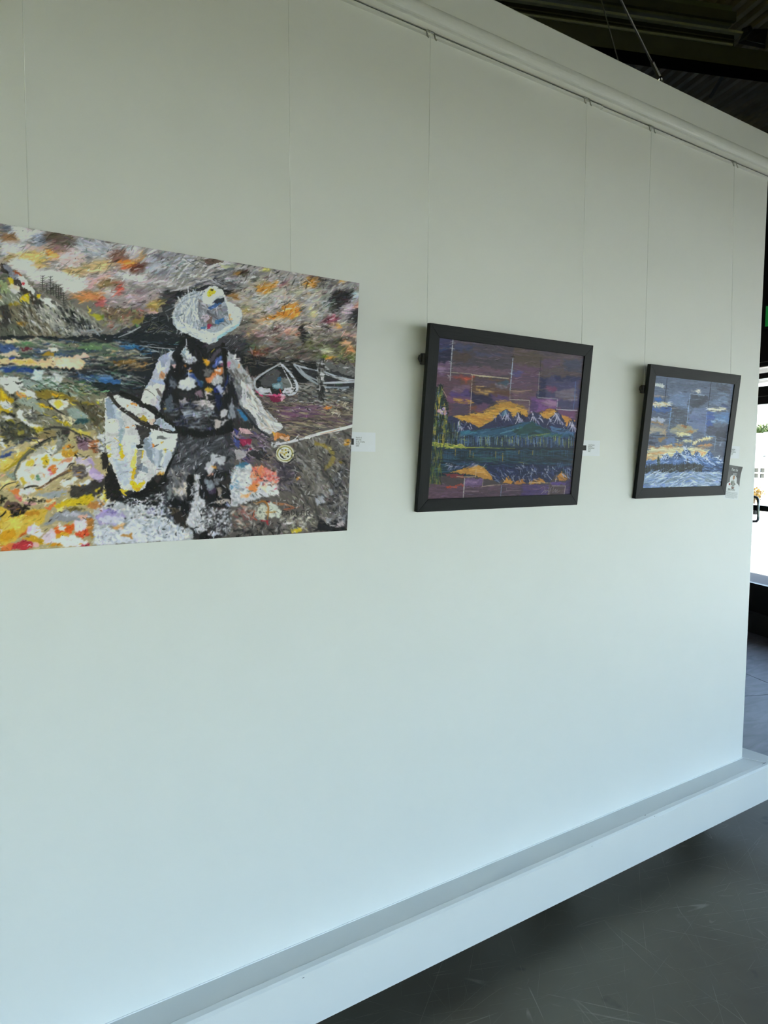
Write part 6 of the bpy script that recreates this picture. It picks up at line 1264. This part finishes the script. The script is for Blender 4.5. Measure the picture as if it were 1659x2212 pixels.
def painted_sheet(name, Q, quad, x0, x1, z0, z1, y, th, nx, nz_, white_top, white_bot, parent, material, relief, contrast=1.0, margin=0.0, gain=1.0, tint=(1, 1, 1)):
    """a slab whose front is a fine grid carrying the paint; local x right, z up, front towards -y"""
    u = np.linspace(-margin, 1 + margin, nx); v = np.linspace(-margin, 1 + margin, nz_)
    U, V = np.meshgrid(u, v)
    H = homography(quad)
    w = H[2, 0] * U + H[2, 1] * V + H[2, 2]
    px = (H[0, 0] * U + H[0, 1] * V + H[0, 2]) / w; py = (H[1, 0] * U + H[1, 1] * V + H[1, 2]) / w
    col, hg = Q.sample((px - Q.x0) * Q.s, (py - Q.y0) * Q.s)
    col = np.clip((col - .42) * contrast + .42, 0, 1) * gain * np.array(tint)
    # the sheet was judged by eye under the room's light: turn those tones into paint reflectances
    t = np.clip(V, 0, 1)[..., None]
    wl_ = srgb_lin(np.array(white_top) / 255.) * (1 - t) + srgb_lin(np.array(white_bot) / 255.) * t
    alb = np.clip(srgb_lin(col) / (wl_ / .80), .004, .90)
    X = x0 + (x1 - x0) * (U + margin) / (1 + 2 * margin); Z = z1 - (z1 - z0) * (V + margin) / (1 + 2 * margin)
    edge = np.minimum(np.minimum(U + margin, 1 + margin - U), np.minimum(V + margin, 1 + margin - V))
    Y = y - relief * hg * (edge > .002)
    nv = nx * nz_
    co = np.stack([X, Y, Z], -1).reshape(-1, 3)
    idx = np.arange(nv).reshape(nz_, nx)
    quads = np.stack([idx[1:, :-1], idx[1:, 1:], idx[:-1, 1:], idx[:-1, :-1]], -1).reshape(-1, 4)
    # back corners and sides
    ring = np.concatenate([idx[0, :], idx[1:, -1], idx[-1, -2::-1], idx[-2:0:-1, 0]])
    back = co[ring].copy(); back[:, 1] = y + th
    co = np.concatenate([co, back]); bi = np.arange(len(ring)) + nv
    sides = np.stack([ring, bi, np.roll(bi, -1), np.roll(ring, -1)], -1)
    quads = np.concatenate([quads, sides[:, ::-1]])
    me = bpy.data.meshes.new(name)
    me.vertices.add(len(co)); me.vertices.foreach_set('co', co.astype(np.float32).ravel())
    n = len(quads)
    me.loops.add(n * 4); me.loops.foreach_set('vertex_index', quads.astype(np.int32).ravel())
    me.polygons.add(n); me.polygons.foreach_set('loop_start', np.arange(0, n * 4, 4, dtype=np.int32))
    me.polygons.foreach_set('use_smooth', np.ones(n, dtype=bool))
    me.update(calc_edges=True)
    ca = me.color_attributes.new('paint', 'FLOAT_COLOR', 'POINT')
    rgba = np.ones((len(co), 4), np.float32); rgba[:nv, :3] = alb.reshape(-1, 3); rgba[nv:, :3] = rgba[ring, :3]
    ca.data.foreach_set('color', rgba.ravel())
    me.materials.append(material)
    o = bpy.data.objects.new(name, me); COL.objects.link(o); o.parent = parent
    return o

M_PAINT1 = paint_material('acrylic_paint', .5, .16)
M_PAINT2 = paint_material('oil_paint', .45, .14)
M_STRETCH = mat('pine_stretcher', (.45, .33, .2), .7, var=.2, scale=20)

canvas, WC, HC = frame_at('canvas_painting', .1555, 1.0699, 1.9448, 1.336, -.0795, -.030, .02, .04,
                          'large unframed canvas of a fisherman in a white hat holding a creel and rod')
QF = paint_fisherman()
painted_sheet('painted_canvas', QF, [(-165.4, 454.9), (776.5, 611.7), (749.5, 1145.9), (-145.9, 1200.3)], 0, WC, 0, HC, 0, .020, 930, 620, (170, 176, 162), (197, 207, 196), canvas, M_PAINT1, .0005, 1.06, gain=.94)  # quad corners are image pixels: canvas corners projected through the camera beforehand
for (a0, a1, b0, b1) in [(.0, WC, .0, .04), (.0, WC, HC - .04, HC), (.0, .04, .04, HC - .04), (WC - .04, WC, .04, HC - .04)]:
    bm = bmesh.new(); box(bm, a0 + .002, a1 - .002, .0205, .028, b0 + .002, b1 - .002); local_link('stretcher_bar', bm, M_STRETCH, canvas)
QL = paint_lake()
e2_ = lambda x, y: (880 + x / 3.858, 680 + y / 3.858)
bw2 = .0355
painted_sheet('painted_panel', QL, [e2_(272, 190), e2_(1480, 345), e2_(1362, 1505), e2_(180, 1525)], bw2 - .003, W2 - bw2 + .003, bw2 - .003, H2 - bw2 + .003, .004, .006, 470, 350, (178, 185, 173), (193, 203, 195), fr2, M_PAINT2, .0003, 1.0, .005, .84)
QP = paint_peaks()
e3_ = lambda x, y: (1350 + x / 5.369, 770 + y / 5.369)
bw3 = .0365
painted_sheet('painted_panel', QP, [e3_(375, 222), e3_(1283, 325), e3_(1125, 1507), e3_(210, 1525)], bw3 - .003, W3 - bw3 + .003, bw3 - .003, H3 - bw3 + .003, .004, .006, 380, 300, (178, 186, 176), (193, 204, 198), fr3, M_PAINT2, .0003, 1.05, .006, .95, (.92, .99, 1.05))

# ================================================================== title cards and the artist sheet
def lettering(parent, text, x, z, size, m, y=-.0013, align='LEFT', name='lettering', sx=1.0, shear=0.0):
    cu = bpy.data.curves.new(name, 'FONT'); cu.body = text; cu.size = size; cu.align_x = align; cu.resolution_u = 2; cu.shear = shear; cu.extrude = 0.00004
    tmp = bpy.data.objects.new(name, cu); COL.objects.link(tmp)
    dg = bpy.context.evaluated_depsgraph_get()
    me = bpy.data.meshes.new_from_object(tmp.evaluated_get(dg))
    bpy.data.objects.remove(tmp); bpy.data.curves.remove(cu)
    me.materials.clear(); me.materials.append(m)
    o = bpy.data.objects.new(name, me); COL.objects.link(o)
    o.parent = parent; o.location = (x, y, z); o.rotation_euler = (math.pi / 2, 0, 0); o.scale = (sx, 1, 1)
    return o
def title_card(x0, x1, z0, z1, lines, tx, label, sq):
    e = empty('title_card', (x0, 0, z0), label, 'label card', 'title cards beside the pictures')
    W, H = x1 - x0, z1 - z0
    bm = bmesh.new(); box(bm, 0, W, -.0012, -.0001, 0, H); c = local_link('card', bm, M_CARD, e)
    z = .0340
    for k, t in enumerate(lines):
        lettering(e, t, tx, z - k * .0052, .0060, M_INK, -.00130, sx=.64)
    if sq:
        bm = bmesh.new(); box(bm, sq[0], sq[1], -.0016, -.0012, H * .35, H * .67); local_link('dark_square', bm, M_INK, e)
    return e
title_card(1.0780, 1.1768, 1.5366, 1.5866, ['Made For It', 'Elliot Adler', 'Acrylic on Canvas', '36 x 24', '$1,850'], .0366, 'small white title card beside the fisherman canvas', (.012, .0302))
title_card(1.9850, 2.0945, 1.5311, 1.5819, ['Sawtooth Mountains', 'Jenn Thomas', 'Oil on Gesso Board', '20 x 16', '$1,025'], .0505, 'small white title card right of the lake sunset painting', (.0205, .0400))
title_card(2.8580, 2.9612, 1.5259, 1.5747, ['Winter Morning', 'Jenn Thomas', 'Oil on Gesso Board', '16 x 12', '$725'], .0440, 'small white title card half hidden by the snowy peaks painting', (.016, .035))

fl = empty('artist_flyer', (2.8580, 0, 1.3700), 'dark topped paper flyer with arched portrait below the last title card', 'flyer')
fl.rotation_euler = (0, math.radians(5.5), 0)
FW, FH = .1075, .1335
M_DARKPAPER = mat('charcoal_print', (.045, .042, .038), .5, var=.15, scale=60)
M_PAPER = mat('white_flyer_paper', (.80, .82, .84), .55, var=.03, scale=60)
def curl(x, z):
    """the sheet lifts a little at its upper right corner"""
    t = max(0.0, (x / FW - .55) / .45) * max(0.0, (z / FH - .55) / .45)
    return -.0012 - .007 * t * t
def sheet(name, m, inside, dy, nx=26, nz=34):
    bm = bmesh.new(); g = {}
    for i in range(nx + 1):
        for j in range(nz + 1):
            x, z = FW * i / nx, FH * j / nz
            g[i, j] = (bm.verts.new((x, curl(x, z) + dy, z)), bm.verts.new((x, curl(x, z) + dy + .0003, z)))
    for i in range(nx):
        for j in range(nz):
            if inside((i + .5) / nx, (j + .5) / nz):
                q = [(i, j), (i + 1, j), (i + 1, j + 1), (i, j + 1)]
                bm.faces.new([g[k][0] for k in q]); bm.faces.new([g[k][1] for k in q])
    for vv in [v for v in bm.verts if not v.link_faces]: bm.verts.remove(vv)
    return local_link(name, bm, m, fl)
sheet('paper', M_PAPER, lambda u, v: True, 0)
cx_ = .55
def arch(u, v):
    return v > .38 and not (abs(u - cx_) < .24 and v < .60 + .12 * math.sqrt(max(0, 1 - ((u - cx_) / .24) ** 2))) and v > .38 + .20 * (1 - min(1, abs(u - cx_) * 2.2)) ** .5 * .9
sheet('dark_header', M_DARKPAPER, arch, -.0004, 90, 116)
lettering(fl, 'Meet the', .034, .1120, .0175, M_PAPER, -.0035, sx=.75, shear=.35)
lettering(fl, 'ARTIST', .050, .0940, .0150, M_PAPER, -.0033, sx=.62)
lettering(fl, 'JENN THOMAS', .026, .0335, .0125, mat('grey_print', (.20, .21, .21), .7, var=.1, scale=40), -.0018, sx=.62)
M_GREYTEXT = mat('fine_grey_print', (.42, .44, .45), .7, var=.1, scale=40)
rt = random.Random(3)
for k in range(8):
    z = .0268 - k * .0033; x = .010 + (.004 if k == 7 else 0)
    bm = bmesh.new()
    while x < FW - .010 - (.03 if k == 7 else 0):
        w_ = rt.uniform(.004, .011); box(bm, x, min(x + w_, FW - .008), -.0019, -.0016, z, z + .0013); x += w_ + .0016
    local_link('print_line', bm, M_GREYTEXT, fl)
# small portrait printed in the arch: white blouse, warm head, foliage tones
port = [('portrait_hair', [(.50, .62), (.53, .69), (.58, .715), (.63, .69), (.64, .64), (.60, .60), (.54, .58)], (.42, .20, .08)),
        ('portrait_face', [(.55, .63), (.56, .67), (.60, .68), (.62, .65), (.60, .62)], (.62, .38, .26)),
        ('portrait_sleeve', [(.40, .50), (.46, .56), (.50, .50), (.47, .42), (.42, .40)], (.12, .13, .10)),
        ('portrait_body', [(.48, .55), (.58, .58), (.64, .52), (.66, .42), (.58, .34), (.48, .36)], (.55, .56, .54)),
        ('portrait_arm', [(.60, .50), (.72, .46), (.76, .49), (.66, .42)], (.14, .12, .10)),
        ('portrait_palette', [(.26, .46), (.36, .47), (.37, .41), (.28, .40)], (.50, .07, .06)),
        ('portrait_lap', [(.44, .38), (.50, .31), (.60, .31), (.66, .38), (.56, .35)], (.28, .14, .10)),
        ('portrait_stripe', [(.50, .53), (.52, .53), (.55, .37), (.53, .37)], (.10, .11, .08)),
        ('portrait_stripe', [(.57, .54), (.59, .54), (.61, .40), (.59, .40)], (.10, .11, .08))]
for k, (nm, pts, c) in enumerate(port):
    bm = bmesh.new(); yy = -.0017 - .00006 * k
    a = [bm.verts.new((FW * u, yy, FH * v)) for u, v in pts]; b_ = [bm.verts.new((FW * u, yy + .0003, FH * v)) for u, v in pts]
    bm.faces.new(a); bm.faces.new(b_)
    for q in range(len(pts)):
        bm.faces.new((a[q], a[(q + 1) % len(pts)], b_[(q + 1) % len(pts)], b_[q]))
    local_link(nm, bm, mat(nm + '_print', c, .6, var=.2, scale=90), fl)
# ================================================================== outside the glass
def pave(name, col, col2, sc):
    return mat(name, col, .85, 0, .2, scale=sc, col2=col2, bump=.3, bscale=40)
M_PAVE = pave('pale_concrete', (0.52, 0.50, 0.46), (0.44, 0.43, 0.40), 1.2)
M_LAWN = pave('tint_lawn', (0.18, 0.165, 0.018), (0.14, 0.13, 0.014), 3.0)  # unseen ground, yellow-green chosen to tint light on the upper wall
M_STRIPE = mat('white_road_paint', (0.80, 0.80, 0.78), .7, var=.1, scale=8)
M_STUCCO = mat('white_stucco', (0.78, 0.78, 0.76), .9, var=.06, scale=2, bump=.3, bscale=50)
M_DARKGLASS = mat('dark_window_glass', (0.015, 0.022, 0.022), .3, 0, .5, var=.3, scale=3)
M_WTRIM = mat('white_window_trim', (0.80, 0.80, 0.79), .5, var=.04, scale=10)
M_BARK = mat('bark', (0.12, 0.09, 0.06), .9, var=.4, scale=14)
M_LEAF = mat('tree_leaves', (0.10, 0.14, 0.025), .7, var=.45, scale=1.5)
M_LEAF2 = mat('bush_leaves', (0.34, 0.20, 0.03), .7, var=.4, scale=4)
M_ROOFMETAL = mat('roof_vent_metal', (0.15, 0.16, 0.16), .5, var=.2, scale=6)
GZ = -0.12
bm = bmesh.new(); bbox(bm, STORE_E1 + .16, 120, -60, 140, GZ - .3, GZ)
pavement = tag(link('pavement', bm, M_PAVE), 'sunlit pale concrete street outside the glass door', kind='structure')
M_SHADEPAVE = pave('shade_paving', (0.075, 0.078, 0.080), (0.055, 0.058, 0.060), 3.0)
bm = bmesh.new(); bbox(bm, STORE_E1 + .16, 8.25, -20, 40, GZ, GZ + .01); link('shade_strip', bm, M_SHADEPAVE, pavement)  # building's shadow on the ground by the door, painted as a dark strip
bm = bmesh.new(); bbox(bm, -80, STORE_E1 + .155, -90, WIN_E2 - .21, GZ - .3, GZ)
tag(link('lawn', bm, M_LAWN), 'unseen lawn outside the windows, coloured to tint the light', kind='structure')
for k in range(9):
    a = 9.75 + k * .30
    bm = bmesh.new(); bbox(bm, a, a + .18, 4.0, 14.0, GZ, GZ + .012); link('road_stripe', bm, M_STRIPE, pavement)
bm = bmesh.new(); bbox(bm, STORE_E1 + .16, STORE_E1 + .55, 3.2, 5.7, GZ, -.005); bevel(link('door_step', bm, pave('step_stone', (.20, .17, .16), (.15, .13, .13), 8), pavement), .01)
FA = 20.3
bld = empty('white_building', BW(FA, 23, GZ), 'low white stucco building across the street seen through the glass door', 'building')
bm = bmesh.new(); bbox(bm, FA, FA + 7, 14.0, 36.0, GZ, 2.30); link('wall', bm, M_STUCCO, bld)
bm = bmesh.new(); bbox(bm, FA - .12, FA + 7.1, 13.9, 36.1, 2.30, 2.42); par = link('parapet', bm, M_STUCCO, bld)
for k in range(60):
    b = 18.0 + k * .18
    bm = bmesh.new(); bbox(bm, FA - .15, FA - .12, b, b + .12, 2.30, 2.325); link('parapet_tile', bm, M_SOFFIT, par)
def bwin(b0, b1, z0, z1):
    bm = bmesh.new()
    t = .05
    for (p0, p1, q0, q1) in [(b0, b1, z0, z0 + t), (b0, b1, z1 - t, z1), (b0, b0 + t, z0, z1), (b1 - t, b1, z0, z1)]:
        bbox(bm, FA - .05, FA + .01, p0, p1, q0, q1)
    w = link('window_frame', bm, M_WTRIM, bld)
    bm = bmesh.new(); bbox(bm, FA - .012, FA - .006, b0 + t, b1 - t, z0 + t, z1 - t); link('pane', bm, M_DARKGLASS, w)
    m = (b0 + b1) / 2
    bm = bmesh.new(); bbox(bm, FA - .04, FA - .012, b0 + t, b1 - t, (z0 + z1) / 2 - .02, (z0 + z1) / 2 + .02); link('muntin', bm, M_WTRIM, w)
    for q in (b0 + .36 * (b1 - b0), b0 + .68 * (b1 - b0)):
        bm = bmesh.new(); bbox(bm, FA - .04, FA - .012, q - .035, q + .035, z0 + t, z1 - t); link('muntin', bm, M_WTRIM, w)
bwin(22.50, 23.45, .74, 1.20)
bwin(25.2, 26.1, .74, 1.20)
bwin(19.6, 20.5, .74, 1.20)
bm = bmesh.new(); tube(bm, [BW(FA - .10, 22.63, 1.59), BW(FA, 22.63, 1.59)], .035, 10); link('wall_lamp', bm, M_ROOFMETAL, bld)
bm = bmesh.new(); tube(bm, [BW(FA - .05, 22.58 + .14 * math.cos(t), 1.60 + .17 * math.sin(t)) for t in [math.radians(-70 + 14 * k) for k in range(12)]], .008, 6); link('lamp_bracket', bm, M_SOFFIT, bld)
bm = bmesh.new(); bbox(bm, FA + .8, FA + 1.3, 23.2, 23.75, 2.42, 2.50); bevel(link('roof_vent', bm, M_ROOFMETAL, bld), .02)

def leaf_cloud(bm, c, rx, rz, n, size, rnd):
    for _ in range(n):
        while True:
            v = Vector((rnd.uniform(-1, 1), rnd.uniform(-1, 1), rnd.uniform(-1, 1)))
            if v.length < 1: break
        v = v * (0.55 + 0.45 * rnd.random())
        p = Vector(c) + Vector((v.x * rx, v.y * rx, v.z * rz))
        a = Vector((rnd.gauss(0, 1), rnd.gauss(0, 1), rnd.gauss(0, 1))).normalized()
        b = a.cross(Vector((rnd.gauss(0, 1), rnd.gauss(0, 1), rnd.gauss(0, 1)))).normalized()
        s = size * rnd.uniform(.6, 1.3)
        vs = [bm.verts.new(p + a * s), bm.verts.new(p + b * s * .5), bm.verts.new(p - a * s), bm.verts.new(p - b * s * .5)]
        bm.faces.new(vs)
def tree(a, b, h, rx, label, seed):
    rnd = random.Random(seed)
    e = empty('tree', BW(a, b, GZ), label, 'tree', 'trees behind the white building')
    bm = bmesh.new(); tube(bm, [BW(a, b, GZ), BW(a + .1, b, h * .45), BW(a, b + .1, h * .8)], [.13, .09, .05], 8)
    for q in range(4):
        ang = q * 1.6; tube(bm, [BW(a, b, h * (.4 + .08 * q)), BW(a + rx * .6 * math.cos(ang), b + rx * .6 * math.sin(ang), h * (.65 + .07 * q))], [.05, .02], 6)
    link('trunk', bm, M_BARK, e)
    bm = bmesh.new()
    for q in range(6):
        c = BW(a + rnd.uniform(-.5, .5) * rx, b + rnd.uniform(-.6, .6) * rx, h * rnd.uniform(.62, .92))
        leaf_cloud(bm, c, rx * .62, h * .17, 260, .10, rnd)
    o = link('foliage', bm, M_LEAF, e); o['kind'] = 'stuff'
    return e
tree(30.0, 35.4, 3.4, 1.1, 'sparse pale green tree behind the left roof end of the white building', 1)
tree(34.5, 39.3, 4.1, 1.3, 'taller bright green tree rising behind the white building', 2)
tree(30.5, 38.6, 3.2, 1.2, 'green tree hidden mostly by the end of the display wall', 3)
rnd = random.Random(9)
bm = bmesh.new(); leaf_cloud(bm, BW(FA - .5, 22.45, .22), .34, .33, 420, .05, rnd)
bush = empty('bush', BW(FA - .5, 22.45, GZ), 'small golden bush at the foot of the white building', 'bush')
o = link('foliage', bm, M_LEAF2, bush); o['kind'] = 'stuff'
bm = bmesh.new(); tube(bm, [BW(FA - .5, 22.45, GZ), BW(FA - .5, 22.45, .25)], .03, 6); link('stem', bm, M_BARK, bush)
M_WIRE = mat('power_line', (0.30, 0.36, 0.38), .5, var=.1, scale=3)
def pline(b0, z0, b1, z1, label):
    pts = [BW(17, b, z0 + .03 * (b - b0)) for b in (60, 45, 32, 25, 19, 15, 8)]
    bm = bmesh.new(); tube(bm, pts, .014, 6)
    tag(link('power_line', bm, M_WIRE), label, 'power line', 'power lines over the street')
pline(18.99, 3.019, 18.527, 3.000, 'uppermost power line crossing the sky outside the door')
pline(19.00, 2.879, 18.518, 2.860, 'middle power line crossing the sky outside the door')
pline(18.95, 2.779, 18.51, 2.735, 'lowest and faintest power line in the sky outside the door')
# lit sign beside the door head, almost out of the picture
sg = empty('exit_sign', BW(STORE_E1 - .06, 4.19, 2.62), 'dark sign box with green glowing face above the glass door', 'sign')
bm = bmesh.new(); bbox(bm, STORE_E1 - .05, STORE_E1 - .001, 3.96, 4.262, 2.63, 2.83); bevel(link('sign_box', bm, M_BLACKSTEEL, sg), .004)
M_GREEN = mat('green_glow', (0.02, 0.35, 0.06), .5, var=.1, scale=10, emit=.05)
bm = bmesh.new(); bbox(bm, STORE_E1 - .054, STORE_E1 - .05, 3.975, 4.247, 2.645, 2.815); link('sign_face', bm, M_GREEN, sg)

# unseen pale facade behind the viewer, added to bounce sunlight onto the display wall
M_BOUNCE = mat('bounce_stucco', (0.70, 0.76, 0.76), .9, var=.08, scale=1.5, bump=.3, bscale=40)
sh = empty('bounce_building', BW(0, -26, GZ), 'long unseen pale building added opposite the windows to bounce sunlight inside', 'building')
bm = bmesh.new(); bbox(bm, -40, 45, -34, -26, GZ, 3.6); link('wall', bm, M_BOUNCE, sh)
bm = bmesh.new(); bbox(bm, -40.2, 45.2, -34.2, -25.8, 3.6, 3.8); link('parapet', bm, M_BOUNCE, sh)
for k in range(12):
    a = -36 + k * 6.6
    bm = bmesh.new(); bbox(bm, a, a + 2.2, -26.02, -25.95, .7, 2.1); w_ = link('window_frame', bm, M_WTRIM, sh)
    bm = bmesh.new(); bbox(bm, a + .08, a + 2.12, -25.95, -25.94, .78, 2.02); link('pane', bm, M_DARKGLASS, w_)
